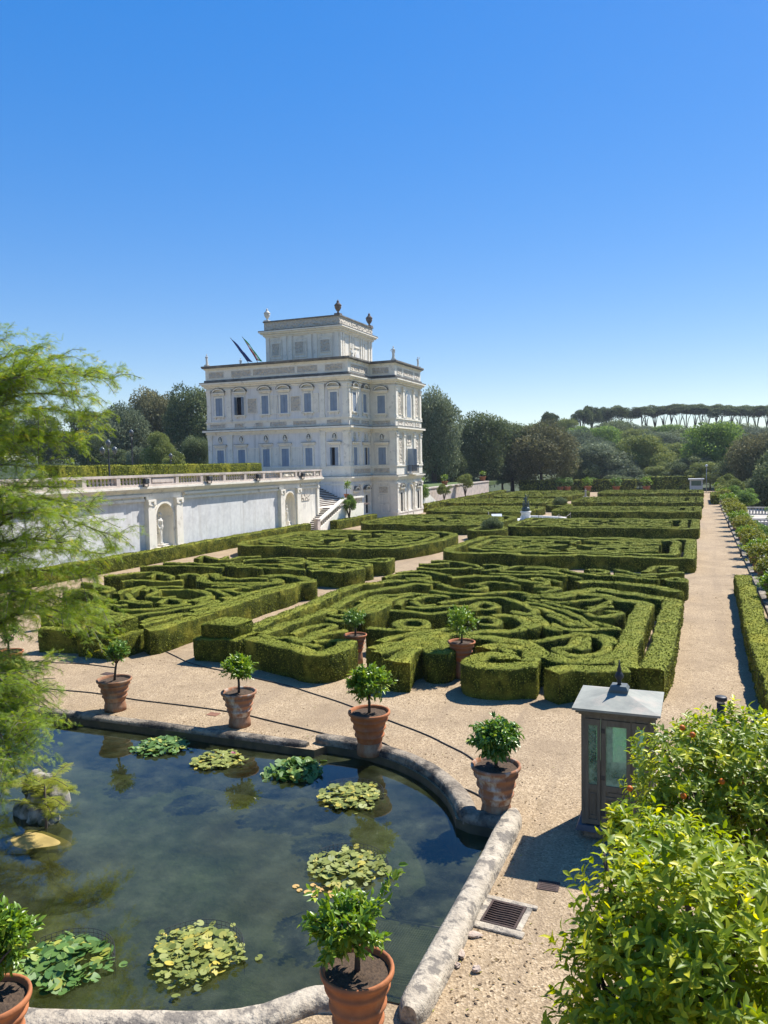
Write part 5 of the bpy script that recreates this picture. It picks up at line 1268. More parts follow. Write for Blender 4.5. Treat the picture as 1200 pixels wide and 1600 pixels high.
# ------------------------------------------------------------------ trees of the background
def crown_mesh(name, n, rx, rz, leaf, lumps=26, seed=0, flat=0.0, bottom=-.75, lr=(.26,.42), quad=True, core=True):
    """leaf clumps over an uneven crown centred at the origin with radii (rx, rx, rz)"""
    g = np.random.default_rng(seed)
    d = unit(g.normal(0, 1, (lumps*4, 3))); d = d[d[:,2] > bottom][:lumps]
    rad = (.52+.30*g.random(len(d)))[:,None]
    C_ = d*rad*np.array([rx,rx,rz])
    if core: C_ = np.concatenate([C_, g.normal(0,.28,(5,3))*np.array([rx,rx,rz])])
    r = (lr[0]+(lr[1]-lr[0])*g.random(len(C_)))
    rs = np.stack([r*rx, r*rx, r*(rz*.55+rx*.45)*(1-flat)], 1)
    wgt = r**2/np.sum(r**2); k = g.choice(len(C_), n, p=wgt)
    dd = unit(g.normal(0, 1, (n, 3))); fl = (dd[:,2] < -.2) & (g.random(n) < .55); dd[fl,2] *= -1
    P = C_[k]+dd*rs[k]*(.72+.36*g.random(n))[:,None]
    D = unit(dd*.5+g.normal(0,.7,(n,3))); N = unit(dd+g.normal(0,.45,(n,3)))
    rn = np.clip(g.normal(.42,.25,n)+g.normal(0,.16,len(C_))[k], 0, 1)
    return leaf_mesh(name, P, D, N, leaf*(.6+.8*g.random(n)), leaf*.62*(.7+.6*g.random(n)), rnd=rn, quads=True)
PROTO = {}
def proto(key, n, rx, rz, leaf, **kw):
    PROTO[key] = (crown_mesh('crown_'+key, n, rx, rz, leaf, **kw), rx, rz)
proto('dense', 30000, 1, 1, .056, lumps=46, seed=1)
proto('dense_tall', 30000, 1, 1, .056, lumps=52, seed=2)
proto('loose', 20000, 1, 1, .058, lumps=30, seed=3, lr=(.2,.34))
proto('broad', 26000, 1, .9, .058, lumps=40, seed=4)
proto('bush', 7000, 1, 1, .10, lumps=16, seed=5)
proto('bush_b', 7000, 1, 1, .10, lumps=14, seed=6)
proto('umbrella', 10000, 1, 1, .085, lumps=34, seed=7, flat=.2, bottom=-.5, lr=(.2,.34), core=True)
proto('umbrella_b', 8000, 1, 1, .085, lumps=22, seed=8, flat=.1, bottom=-.2, lr=(.2,.32), core=False)
TRUNK = {}
def trunk_mesh(key, limbs, seed, h0=.35, spread=.6):
    """unit trunk: from 0 up to 1, limbs fanning into the crown"""
    g = np.random.default_rng(seed); b = MB()
    b.tube([(0,0,-.02),(.01,.01,h0*.5),(g.normal(0,.02),g.normal(0,.02),h0)], [.045,.034,.028], 8)
    for i in range(limbs):
        a = 6.28*i/limbs+g.random(); r = spread*(.5+.5*g.random())
        b.tube([(0,0,h0-.02),(r*.4*math.cos(a),r*.4*math.sin(a),h0+(1-h0)*.45),(r*math.cos(a),r*math.sin(a),.72+.22*g.random())], [.024,.016,.005], 5)
    TRUNK[key] = b.mesh('trunk_'+key)
trunk_mesh('oak', 6, 1, .3, .3); trunk_mesh('pine', 5, 2, .42, .34); trunk_mesh('pine_b', 4, 12, .55, .30); trunk_mesh('pine_c', 6, 22, .33, .40); trunk_mesh('shrub', 6, 3, .12, .3)
for k_ in TRUNK: TRUNK[k_].materials.append(M['bark'])
MATCOPY = {}
def tree(name, label, cat, x, y, z, width, height, key, mat, clear=.15, rz=0.0, trunk='oak', group=None, crown_h=None):
    """width and height in metres; clear = bare trunk share of the height"""
    e = empty(name, (x, y, z), rz); tag(e, label, cat, group)
    ck = (key, mat)
    if ck not in MATCOPY:
        me = PROTO[key][0].copy(); me.materials.clear(); me.materials.append(M[mat]); MATCOPY[ck] = me
    o = link('crown', MATCOPY[ck], e); hc = height*(1-clear)
    o.scale = (width/2, width/2, hc/2/PROTO[key][2]); o.location = (0,0,height*clear+hc/2)
    t = link('trunk', TRUNK[trunk], e); t.scale = (height*.75, height*.75, height*.85 if trunk != 'pine' else height*.9)
    return e
def at_depth(px, py, Y):
    d = fw + rt*((px-600)/1220) - up*((py-800)/1220); s_ = Y/d.y; return d.x*s_, CAM_H+d.z*s_
def tree_px(name, label, cat, px, top, wpx, Y, key, mat, zb=0.0, clear=.06, trunk='oak', group=None, rz=None):
    """place a tree by its direction from the camera, its real distance Y and ground height zb"""
    x, zt = at_depth(px, top, Y); wd = wpx/1220*Y*1.0
    return tree(name, label, cat, x, Y, zb, wd, (zt-zb)*.96, key, mat, clear, rng.random()*6 if rz is None else rz, trunk, group)
GA = 'dark trees behind the terrace'; GB = 'dark trees right of the villa'; GC = 'trees at the far end of the garden'
for px, top, wpx, Y, key, mat, zb, lab in [
 (300,598,110,150,'dense','ilex',5,'tallest dark holm oak touching the left end of the villa'),
 (240,604,110,158,'dense_tall','ilex_br',5,'rust-tinged holm oak left of the tallest one behind the terrace'),
 (185,628,120,146,'dense','ilex_gr',5,'greyish holm oak behind the triple-globe street lamp'),
 (130,636,120,150,'broad','ilex',5,'dark holm oak showing through the cypress tips'),
 (60,640,120,150,'dense','ilex',5,'dark holm oak wholly behind the cypress foliage'),
 (-30,620,130,150,'dense_tall','ilex',5,'dark holm oak at the left edge behind the cypress'),
 (245,672,60,118,'broad','olive',5,'small pale green tree in front of the dark oaks behind the terrace'),
 (272,702,44,112,'bush','olive',5,'low pale bush to the right of the small pale green tree'),
 (212,690,40,120,'loose','ilex_gr',5,'narrow grey-green conifer behind the middle lamp post'),
 (148,672,70,125,'dense','ilex',5,'dark rounded tree to the left of the triple-globe street lamp'),
 (305,680,60,128,'dense_tall','ilex',5,'dark shaded tree beside the left corner of the villa'),
 (185,700,60,122,'broad','ilex',5,'dark undergrowth tree between the lamp posts')]:
    tree_px('holm_oak' if 'oak' in lab else 'terrace_tree', lab, 'tree', px, top, wpx, Y, key, mat, zb, .04, group=GA)
for px, top, wpx, Y, key, mat, zb, lab in [
 (678,605,90,150,'dense_tall','ilex_gr',0,'tall dark holm oak just right of the villa'),
 (640,630,80,160,'dense','ilex',0,'dark holm oak mostly hidden by the right edge of the villa'),
 (752,640,105,165,'dense','ilex',0,'rounded dark holm oak, second right of the villa'),
 (800,655,90,172,'dense_tall','ilex',0,'dark holm oak between the rounded one and the rusty one'),
 (845,655,110,170,'dense','ilex_br',0,'big rust-brown holm oak right of the villa'),
 (725,690,60,160,'broad','ilex',0,'dark tree filling the gap above the cream garden wall'),
 (700,700,70,156,'dense','ilex',0,'dark lower tree above the trees along the cream wall'),
 (785,705,90,174,'broad','ilex',0,'dark lower tree at the edge of the wood right of the villa')]:
    tree_px('holm_oak', lab, 'tree', px, top, wpx, Y, key, mat, zb, .04, group=GB)
for px, top, wpx, Y, key, mat, zb, lab in [
 (935,688,110,185,'dense','ilex_gr',0,'grey-green holm oak right of the rusty one'),
 (905,715,70,178,'broad','ilex',0,'dark low tree behind the far terracotta pots'),
 (870,745,50,175,'bush','olive',0,'pale leafy shrub behind the leftmost far terracotta pots'),
 (1012,676,90,190,'broad','olive',0,'olive-green rounded tree in the middle of the far wood'),
 (965,715,70,182,'broad','ilex_gr',0,'small grey tree left of the olive-green one'),
 (1040,715,60,182,'loose','olive',0,'loose pale tree above the dark hedge wall'),
 (1130,655,110,188,'broad','green',0,'large fresh green tree left of the right-hand wood'),
 (1078,705,70,180,'loose','ilex',0,'dark conifer-like tree above the white booth'),
 (1110,720,60,174,'broad','olive',0,'low olive tree right of the white booth'),
 (1060,730,50,178,'bush','ilex',0,'dark shrub right behind the white booth'),
 (1195,668,100,150,'dense_tall','ilex_br',-3,'tall brownish holm oak at the right edge of the photo'),
 (1160,700,70,165,'dense','ilex',-3,'dark holm oak under the brownish one at the right'),
 (1225,690,90,130,'dense','ilex',-4,'dark holm oak cut off by the right edge'),
 (1165,735,60,150,'broad','ilex',-4,'deep shaded tree behind the right balustrades'),
 (1185,745,60,135,'broad','ilex',-4,'deep shaded tree above the rightmost balustrade'),
 (965,742,50,174,'bush_b','ilex',0,'dark rounded shrub between the second and third far pots'),
 (925,745,36,172,'bush','green',0,'green shrub between the first and second far pots'),
 (1000,740,60,174,'bush','ilex',0,'dark creeper-clad shrub in front of the olive-green tree'),
 (1035,745,50,174,'bush_b','ilex_gr',0,'greyish shrub behind the dark hedge wall')]:
    tree_px('far_tree', lab, 'tree', px, top, wpx, Y, key, mat, zb, .03, group=GC)
# wooded slope between garden and ridge
slope = [(900,668,70,250),(945,664,80,262),(985,668,70,268),(1025,672,70,258),(1060,668,80,272),(1095,668,80,262),(1125,660,70,285),(870,668,60,252),(840,660,70,262),(910,658,60,300),(960,655,70,310),(1000,662,60,315),(1050,662,70,318),(1100,664,70,325),(1150,662,70,318),(1190,665,70,305),(800,662,70,270),(880,652,50,320),(1200,680,80,240),(1000,690,70,225),(1060,690,70,228),(930,682,60,228),(1175,690,60,228),(1140,690,60,235)]
tints = ['ilex_gr','green','ilex','olive','ilex_gr','green']
tw_ = ['greyish','fresh green','dark','olive-tinted','pale greyish','mid-green']
slope.sort()
for i, (px, top, wpx, Y) in enumerate(slope):
    t = min(1, max(0, (Y-185)/190)); zb = 13*t*t*(3-2*t)-1
    tree_px('slope_tree', f'{tw_[i%6]} round tree on the wooded slope under the pines, {WORDS[i]} from the left',
            'tree', px, top, wpx, Y, ['dense','broad','dense_tall','broad','dense','loose'][i%6], tints[i%6], zb, .03, group='trees on the wooded slope')
# umbrella pines on the ridge
pines = [(860,640,36,300,0),(908,636,36,330,0),(925,631,36,336,0),(945,633,34,345,0),(968,632,44,350,1),(985,640,34,358,0),(1000,634,36,352,1),(1012,637,38,372,0),(1024,632,44,365,1),(1037,635,36,380,0),(1049,631,46,370,1),(1061,634,36,362,0),(1072,630,48,372,1),(1084,634,34,366,0),(1096,629,46,375,1),(1107,634,36,365,0),(1119,631,44,372,1),(1131,635,36,360,0),(1143,632,46,370,1)]
pines += [(1156,635,38,364,0),(1169,631,48,372,1),(1183,633,40,366,0),(1198,630,48,374,1)]
for i, (px, top, wpx, Y, k_) in enumerate(pines):
    x, zt = at_depth(px, top, Y); t = min(1, max(0, (Y-185)/190)); zb = 13*t*t*(3-2*t)-.5
    h = zt-zb; wd = wpx/1220*Y
    e = empty('umbrella_pine', (x, Y, zb), rng.random()*6); tag(e, f'umbrella pine on the ridge, {WORDS[i]} from the left in the skyline row', 'pine tree', 'umbrella pines on the ridge')
    key = 'umbrella' if k_ else 'umbrella_b'
    ck = (key, 'pine')
    if ck not in MATCOPY:
        me = PROTO[key][0].copy(); me.materials.clear(); me.materials.append(M['pine']); MATCOPY[ck] = me
    o = link('crown', MATCOPY[ck], e); kk = .15+.10*rng.random(); q_ = .44+.2*rng.random(); o.scale = (wd*q_, wd*q_*.9, h*(kk if i > 3 else .34)); o.location = (0,0,h*(1-kk*.95 if i > 3 else .68))
    t_ = link('trunk', TRUNK[('pine','pine_b','pine_c')[int(rng.random()*3)]], e); t_.scale = (h*.5, h*.5, h*.98); e.rotation_euler = (rng.gauss(0,.035), rng.gauss(0,.035), rng.random()*6)

# ------------------------------------------------------------------ water lilies
M['pad'] = leafmat('lily_pads', (.13,.16,.03), (.30,.31,.07), (.45,.36,.05), .55, .12)
M['pad_g'] = leafmat('green_lily_pads', (.06,.14,.03), (.16,.25,.05), (.32,.32,.05), .5, .15)
M['petal'] = flat('pink_petal', (.7,.28,.36), .6)
def lily(label, x, y, r, mat='pad', seed=0, upright=.15, n=170, pad=.085, flower=None, cage=False):
    g = np.random.default_rng(seed); e = empty('water_lily', (x, y, -.16)); tag(e, label, 'water lily', 'water lilies in the pond')
    V = []; F = []; RN = []
    K = 10
    for i in range(n):
        a = g.random()*6.283; q = math.sqrt(g.random())*r*(1+.10*math.sin(a*3+seed)+.06*math.sin(a*7))
        q *= 1.0 if g.random() > .05 else 1.0+.4*g.random(); px, py = q*math.cos(a), q*math.sin(a)*.95; s_ = pad*(.65+.65*g.random())*(1.0 if q < r*.85 else .8)
        z = .008+.03*g.random()+.0012*i*.2+ (upright*(1-q/r)*g.random())
        tilt = g.normal(0, .10+upright*1.4, 2); ph = g.random()*6.283; rr = g.random()
        b = len(V); V.append((px, py, z)); RN.append(rr)
        for k in range(K):
            t = ph+.25+(6.283-.5)*k/(K-1); dx, dy = s_*math.cos(t), s_*math.sin(t)
            V.append((px+dx, py+dy, max(.006, z+dx*tilt[0]+dy*tilt[1]+s_*.10*upright*5*(math.sin(t*2)**2)))); RN.append(rr)
        for k in range(K-1): F.append((b, b+1+k, b+2+k))
    link('leaves', np_mesh('lily_leaves', np.array(V), np.array(F), np.array(RN)), e, M[mat])
    if flower:
        b = MB(); fx, fy = flower
        for ringk, (nn, lr, zz) in enumerate(((7,.075,.03),(6,.055,.05))):
            for k in range(nn):
                t = 6.283*k/nn+ringk*.4; c_, s1 = math.cos(t), math.sin(t)
                b.add([(fx,fy,.05),(fx+c_*lr*.6-s1*.022,fy+s1*lr*.6+c_*.022,.06+zz*.7),(fx+c_*lr,fy+s1*lr,.06+zz*1.5),(fx+c_*lr*.6+s1*.022,fy+s1*lr*.6-c_*.022,.06+zz*.7)], [(0,1,2,3)])
        b.build('flower', M['petal'], e)
    if cage:
        b = MB(); rr = r*1.06
        for k in range(22):
            a = R(25+k*6.5); b.tube([(rr*math.cos(a),rr*math.sin(a),-.3),(rr*math.cos(a),rr*math.sin(a),.14)], .004, 4)
        for z in (.02,.08,.14): b.tube([(rr*math.cos(R(25+k*6.5)),rr*math.sin(R(25+k*6.5)),z) for k in range(22)], .004, 4)
        b.build('wire_basket', M['iron'], e)
lily('water lily patch farthest left in the pond, below the crooked potted tree', -12.34, 15.55, .68, 'pad_g', 1, .12, 240, .072)
lily('yellowish water lily patch with one pink flower', -10.5, 15.25, .60, 'pad', 2, .06, 280, .062, flower=(.18,.35))
lily('water lily patch with raised dark green leaves between two flat far patches', -8.47, 15.28, .64, 'pad_g', 3, .28, 170, .09)
lily('yellowish water lily patch lying over the reflection of the orange pot', -6.7, 14.45, .64, 'pad', 4, .06, 320, .062, cage=True)
lily('large water lily patch just behind the biggest front pot', -5.55, 11.75, .66, 'pad', 5, .10, 320, .066, cage=True)
lily('round yellow-green water lily patch near the bottom of the photo', -6.62, 8.85, .66, 'pad', 6, .06, 430, .060, cage=True)
lily('water lily patch with large cupped green leaves in the lower left', -8.23, 8.05, .64, 'pad_g', 7, .17, 210, .085, cage=True)
b = MB()
for i in range(16):
    a = rng.random()*6.28; q = .2+.5*rng.random(); s_ = .05+.02*rng.random(); x, y = -5.15-1.1*rng.random(), 10.85+.35*rng.random()
    b.add([(x,y,-.15+.0006*i)]+[(x+s_*math.cos(t*.698), y+s_*math.sin(t*.698), -.15+.0006*i) for t in range(9)], [(0,1+k,2+k) for k in range(8)])
tag(b.build('fallen_leaves', flat('orange_pad', (.48,.30,.10))), 'loose orange-brown lily leaves drifting by the large patch', 'leaves', kind='stuff')

# rock fountain in the pond with a cypress seedling
rk = empty('rock_fountain', (-12.25, 11.55, -.42)); tag(rk, 'pile of pale rounded rocks rising from the pond at the left', 'rocks')
M['rock'] = surf('pale_boulder', (.36,.325,.27), (.17,.15,.12), 4, .9, c3=(.05,.055,.025), scale3=2.2, bstr=1.0, bscale=14, kind='Object', ramp3=(.42,.58))
def rock(c, r, seed):
    g = np.random.default_rng(seed); b = MB(); b.ball((0,0,0), r, 14, 10); o_ = []
    for v in b.v:
        d = Vector(v).normalized(); k = 1+.12*math.sin(d.x*4+seed)+.10*math.sin(d.y*5+seed*2)+.08*math.sin(d.z*7+seed)
        o_.append((v[0]*k+c[0], v[1]*k+c[1], v[2]*k+c[2]))
    b.v = o_; b.build('boulder', M['rock'], rk)
for i, (c, r) in enumerate([((0,0,.1),(.42,.38,.38)),((.35,-.1,.12),(.26,.24,.26)),((.05,.1,.62),(.34,.3,.32)),((.38,.12,.66),(.24,.22,.2)),((.05,.0,.98),(.26,.22,.18)),((-.35,.1,.25),(.35,.3,.4)),((-.3,.2,.75),(.3,.28,.3)),((.42,-.25,-.02),(.24,.2,.16))]): rock(c, r, i+1)
mb_ = MB(); mb_.lathe([(1.7,-.86),(1.25,-.55),(.9,-.25),(.66,-.06)], (.25,-.55,-.0), 26, sy=.6); o = mb_.build('algae_mound', M['algae_bed']); o.location = (-11.85,11.3,-.165); tag(o, 'algae-covered mound under the water below the pond rocks', 'mound', kind='structure')
ml = MB(); ml.lathe([(.64,-.06),(.72,-.03),(.66,-.005),(.35,.014)], (.25,-.55,.0), 26, sy=.55); ml.v = [(x*(1+.16*math.sin(4*math.atan2(y+.55,x-.25)))+.06*math.sin(9*y), y*(1+.1*math.sin(3*x)), z) for x, y, z in ml.v]
tag(ml.build('silt_mound', surf('ochre_silt', (.42,.30,.10), (.26,.19,.06), 3, .95, bstr=.3)), 'ochre algae-covered ledge just under the water at the foot of the rocks', 'ledge').location = (-11.85, 11.3, -.165)
def seedling():
    g = np.random.default_rng(5); e = empty('cypress_seedling', (-11.75, 11.2, -.35)); e.scale = (1.15,1.15,1); tag(e, 'small yellow-green cypress seedling growing in front of the pond rocks', 'sapling')
    b = MB(); b.tube([(0,0,-.4),(.02,0,.6),(0,.02,1.25)], [.025,.02,.008], 6); P=[];D=[];N=[];L=[]
    for k in range(11):
        z = .62+.055*k; a = g.random()*6.28; ln = .85*(.7+.5*g.random()); dr = np.array([math.cos(a), math.sin(a), .12])
        if k % 3 == 0: dr = np.array([.9*(1 if k%2 else -1), -.3, .1])
        tw = spline([(0,0,z), tuple(np.array([0,0,z])+dr*ln*.5+np.array([0,0,.06])), tuple(np.array([0,0,z])+dr*ln)], .05)
        b.tube([tuple(p) for p in tw], .006, 4); ta = unit(np.gradient(tw, axis=0)); m_ = len(tw)*5; ii = g.integers(1, len(tw), m_)
        sd = unit(np.cross(ta[ii],[0,0,1]))*g.choice([-1,1],m_)[:,None]
        P.append(tw[ii]); D.append(unit(sd*.8+ta[ii]*.7+g.normal(0,.2,(m_,3)))); N.append(unit(np.array([0,0,1.])+g.normal(0,.25,(m_,3)))); L.append(.09+.07*g.random(m_))
    b.build('stem', M['bark'], e); P=np.concatenate(P);D=np.concatenate(D);N=np.concatenate(N);L=np.concatenate(L)
    TV, TF = frond_template(7); X=D; Y=unit(np.cross(N,X)); Z=np.cross(X,Y)
    Vv = P[:,None]+L[:,None,None]*(TV[None,:,0,None]*X[:,None]+TV[None,:,1,None]*Y[:,None]+TV[None,:,2,None]*Z[:,None]); nv=len(TV)
    link('foliage', np_mesh('seedling_foliage', Vv.reshape(-1,3), (TF[None]+(np.arange(len(P))*nv)[:,None,None]).reshape(-1,3), np.repeat(g.random(len(P)), nv)), e, M['cypress_y'])
seedling()

# wire screen at the side of the pond
ws = empty('wire_screen', (0,0,0)); tag(ws, 'sagging grey wire screen fixed to the inside of the pale right coping', 'wire screen')
b = MB(); sc0, sc1 = np.array([-4.45,9.75,-.24]), np.array([-3.55,10.45,-.2])
for i in range(26):
    t = i/25; x = -4.5+.95*t; b.tube([(x,9.35,-.22-.02*math.sin(t*3)),(x+.05,10.75-.3*abs(t-.6),-.18-.05*math.sin(t*3.1))], .003, 3)
for i in range(24):
    t = i/23; y = 9.4+1.3*t; b.tube([(-4.5,y,-.21),(-4.0,y+.03,-.25),(-3.52,y,-.19)], .003, 3)
b.build('mesh', surf('wire', (.30,.29,.27), (.2,.2,.19), 4, .5), ws)
b = MB(); b.tube([(-3.52,9.3,-.17),(-3.5,10.8,-.15)], .02, 6); b.tube([(-4.5,10.72,-.19),(-3.52,10.75,-.17)], .014, 6); b.build('frame', M['iron'], ws)

# ------------------------------------------------------------------ glazed sentry kiosk
M['kwood'] = surf('grey_brown_painted_wood', (.14,.125,.095), (.10,.09,.068), 4, .6, c3=(.06,.052,.04), scale3=5, bstr=.25, bscale=30, kind='Object', stretch=(3,3,.5), ramp3=(.55,.75))
M['lead'] = surf('weathered_lead_sheet', (.29,.29,.24), (.21,.212,.18), 3, .75, c3=(.37,.31,.25), scale3=2.2, bstr=.15, bscale=9, kind='Object', ramp3=(.52,.72))
def glass_mat():
    mt, nt, b = new_mat('dusty_green_glass'); c = coords(nt, 'Object')
    nt.links.new(mixcol(nt, noise(nt, 3, 5, c, .7, ramp=(.35,.7)), (.55,.70,.56), (.75,.84,.70)), b.inputs['Base Color']); b.inputs['Roughness'].default_value = .12
    b.inputs['Transmission Weight'].default_value = .35; b.inputs['IOR'].default_value = 1.45
    b.inputs['Specular IOR Level'].default_value = .5
    tr = nt.nodes.new('ShaderNodeBsdfTransparent'); tr.inputs[0].default_value = (.60,.80,.68,1)
    tl = nt.nodes.new('ShaderNodeBsdfTranslucent'); tl.inputs[0].default_value = (.70,.92,.76,1)
    m1 = nt.nodes.new('ShaderNodeMixShader'); m1.inputs[0].default_value = .42
    m2 = nt.nodes.new('ShaderNodeMixShader'); nt.links.new(noise(nt, 2.2, 5, c, .7, ramp=(.3,.8)), m2.inputs[0])
    b.inputs['Transmission Weight'].default_value = 0
    nt.links.new(b.outputs[0], m1.inputs[1]); nt.links.new(tl.outputs[0], m1.inputs[2])
    nt.links.new(tr.outputs[0], m2.inputs[1]); nt.links.new(m1.outputs[0], m2.inputs[2]); nt.links.new(m2.outputs[0], nt.nodes['Material Output'].inputs[0]); return mt
M['kglass'] = glass_mat()
K = empty('glazed_kiosk', (-1.33, 14.6, 0), R(0)); tag(K, 'old grey-brown wooden sentry kiosk with green glass panes and lead pyramid roof', 'kiosk')
hw = .60
b = MB(); b.box(-.56,.56,-.56,.56,0,.16); b.build('plinth', M['coping'], K)
b = MB(); b.frustum((-.70,.70,-.70,.70),(-.66,.66,-.66,.66),.16,.25); b.build('sill_board', surf('sill_lead', (.09,.09,.10), (.06,.06,.07), 4, .6, kind='Object'), K)
for sx in (-1,1):
    for sy in (-1,1): b = MB(); b.box((hw-.07 if sx>0 else -hw), (hw if sx>0 else -hw+.07), (hw-.07 if sy>0 else -hw), (hw if sy>0 else -hw+.07), .25, 2.2); b.build('corner_post', M['kwood'], K)
b = MB(); b.box(-hw,hw,-hw,hw,2.2,2.27); b.box(-hw-.04,hw+.04,-hw-.04,hw+.04,2.27,2.31); b.box(-hw-.09,hw+.09,-hw-.09,hw+.09,2.31,2.36); b.build('entablature', M['kwood'], K)
b = MB(); e_ = .745
b.box(-e_,e_,-e_,e_,2.36,2.40)
n = 6
def sweep(t): return (e_*(1-t)+.12*t, 2.40+.17*(t**1.2))
for i in range(n):
    (a, z0), (c_, z1) = sweep(i/n), sweep((i+1)/n); b.frustum((-a,a,-a,a),(-c_,c_,-c_,c_), z0+(.0 if i else .001), z1)
b.build('roof', M['lead'], K)
b = MB(); b.box(-.16,.16,-.16,.16,2.55,2.61); b.frustum((-.17,.17,-.17,.17),(-.13,.13,-.13,.13),2.61,2.68); b.build('roof_cap', surf('dark_lead', (.12,.14,.135), (.09,.10,.10), 4, .6, kind='Object'), K)
b = MB(); b.lathe([(.045,2.82),(.03,2.86),(.05,2.90),(.03,2.93),(.075,3.0),(.08,3.05),(.05,3.12),(.03,3.15),(.042,3.17),(.018,3.28),(.006,3.42)], n=12); b.v = [(x,y,2.66+(z-2.80)*.78) for x,y,z in b.v]; b.build('finial', M['iron'], K)
def kwall(T, door):
    b = MB(T=T)    # u in -hw..hw, d outward, z
    st = [-.53,-.50] ; xs = [(-.53,-.27),(-.24,.24),(.27,.53)]
    fr = MB(T=T)
    for x in (-.265,.235): fr.box(x, x+.03, -.035, .0, .25, 2.2)
    fr.box(-.53,.53,-.05,-.037,.25,.9)
    o = fr.build('mullion', M['kwood'], K)
    for i, (a, c_) in enumerate(xs):
        p = MB(T=T); wj = .065 if i == 1 else .055
        for (u0,u1,z0,z1) in ((a,a+wj,.27,2.19),(c_-wj,c_,.27,2.19),(a+wj,c_-wj,2.08,2.19),(a+wj,c_-wj,.90,1.0),(a+wj,c_-wj,.27,.36)): p.box(u0,u1,-.03,.012,z0,z1)
        p.box(a+wj,c_-wj,-.03,-.008,.36,.90)
        if i == 1:
            p.box(a+wj,c_-wj,-.008,.014,.76,.80); p.box(a+wj+.04,c_-wj-.04,-.008,.006,.82,.88)
            q = MB(T=T); u0,u1,z0,z1 = a+wj+.05,c_-wj-.05,.41,.72
            for (x0,x1,y0,y1) in ((u0,u1,z0,z0+.018),(u0,u1,z1-.018,z1),(u0,u0+.018,z0+.018,z1-.018),(u1-.018,u1,z0+.018,z1-.018)): p.box(x0,x1,-.008,.012,y0,y1)
            for sgn in (1,-1):
                A = (u0+.02, z0+.02) if sgn > 0 else (u0+.02, z1-.02); B = (u1-.02, z1-.02) if sgn > 0 else (u1-.02, z0+.02)
                dx, dz = B[0]-A[0], B[1]-A[1]; L = math.hypot(dx,dz); nx, nz = -dz/L*.011, dx/L*.011
                pts = [(A[0]+nx,A[1]+nz),(A[0]-nx,A[1]-nz),(B[0]-nx,B[1]-nz),(B[0]+nx,B[1]+nz)]
                p.add([(u,-.008,z) for u,z in pts]+[(u,.009+.001*sgn,z) for u,z in pts], [(3,2,1,0),(4,5,6,7),(0,1,5,4),(1,2,6,5),(2,3,7,6),(3,0,4,7)])
        else:
            u0,u1 = a+wj+.03, c_-wj-.03
            for (x0,x1,y0,y1) in ((u0,u1,.42,.436),(u0,u1,.82,.836),(u0,u0+.016,.436,.82),(u1-.016,u1,.436,.82)): p.box(x0,x1,-.008,.008,y0,y1)
        d_ = p.build('door' if (i == 1 and door) else 'side_frame', M['kwood'], K)
        g_ = MB(T=T); g_.box(a+wj,c_-wj,-.014,-.008,1.0,2.08); g_.build('pane', M['kglass'], d_)
        if i == 1 and door:
            h_ = MB(T=T); h_.box(c_-.05,c_-.02,.012,.05,1.0,1.03); h_.box(c_-.13,c_-.02,.05,.062,1.005,1.025); h_.build('handle', M['iron'], d_)
            for z in (.45,1.1,1.95):
                h_ = MB(T=T); h_.box(a-.02,a+.05,.012,.02,z,z+.08); h_.build('hinge', M['iron'], d_)
kwall(lambda u,d,z: (u,-hw-d,z), True); kwall(lambda u,d,z: (u,hw+d,z), False)
kwall(lambda u,d,z: (-hw-d,u,z), False); kwall(lambda u,d,z: (hw+d,u,z), False)

# ------------------------------------------------------------------ drains, stones, cables, bollard
M['rust'] = surf('rusty_iron', (.075,.045,.035), (.045,.03,.025), 12, .8, bstr=.3, bscale=60)
G1 = empty('drain_grate', (-2.68, 11.1, 0), R(-4)); tag(G1, 'rusty square drain grate in a pale stone surround beside the right coping', 'drain grate')
b = MB(); 
for (x0,x1,y0,y1) in ((-.42,.42,-.46,-.31),(-.42,.42,.31,.42),(-.44,-.27,-.31,.31),(.27,.36,-.31,.31)): b.box(x0,x1,y0,y1,-.03,.028+.004*rng.random())
b.build('stone_surround', M['coping_light'], G1, .012)
b = MB(); b.box(-.27,.27,-.31,.31,-.03,.004); b.build('pit', M['dark_in'], G1)
b = MB(); b.box(-.268,.268,-.309,-.27,.005,.034); b.box(-.268,.268,.27,.309,.005,.034); b.box(-.268,-.235,-.27,.27,.005,.034); b.box(.235,.268,-.27,.27,.005,.034); b.build('frame', M['rust'], G1)
for i in range(9):
    y = -.235+.058*i; b = MB(); b.tube([(-.236,y,.022),(-.1,y-.012,.022),(.1,y+.006,.022),(.236,y,.022)], .016, 5); b.build('bar', M['rust'], G1)
G2 = empty('manhole_cover', (-2.2, 12.15, 0), R(3)); tag(G2, 'small dark iron cover lying in the shadow of the kiosk', 'manhole cover')
b = MB(); b.box(-.17,.17,-.15,.15,-.02,.012); b.build('plate', M['rust'], G2, .006)
b = MB()
for i in range(5): b.box(-.13,.13,-.11+.05*i,-.09+.05*i,.0121,.017)
b.build('ribs', M['rust'], G2)
b = MB(); b.box(-.16,.16,-.13,.13,-.02,.01); o = b.build('valve_cover', surf('rust_red_plate', (.25,.12,.07), (.17,.08,.05), 8, .9)); o.location = (-12.35,17.75,0); tag(o, 'small rust-red cover in the gravel left of the spreading potted citrus', 'valve cover')
b = MB(); b.box(-.2,.2,-.14,.14,-.02,.012); o = b.build('valve_cover', M['rust']); o.location = (-16.3,18.55,0) if 0 else (-18.15,20.2,0); tag(o, 'dark flat cover in the gravel behind the crooked potted citrus', 'valve cover')
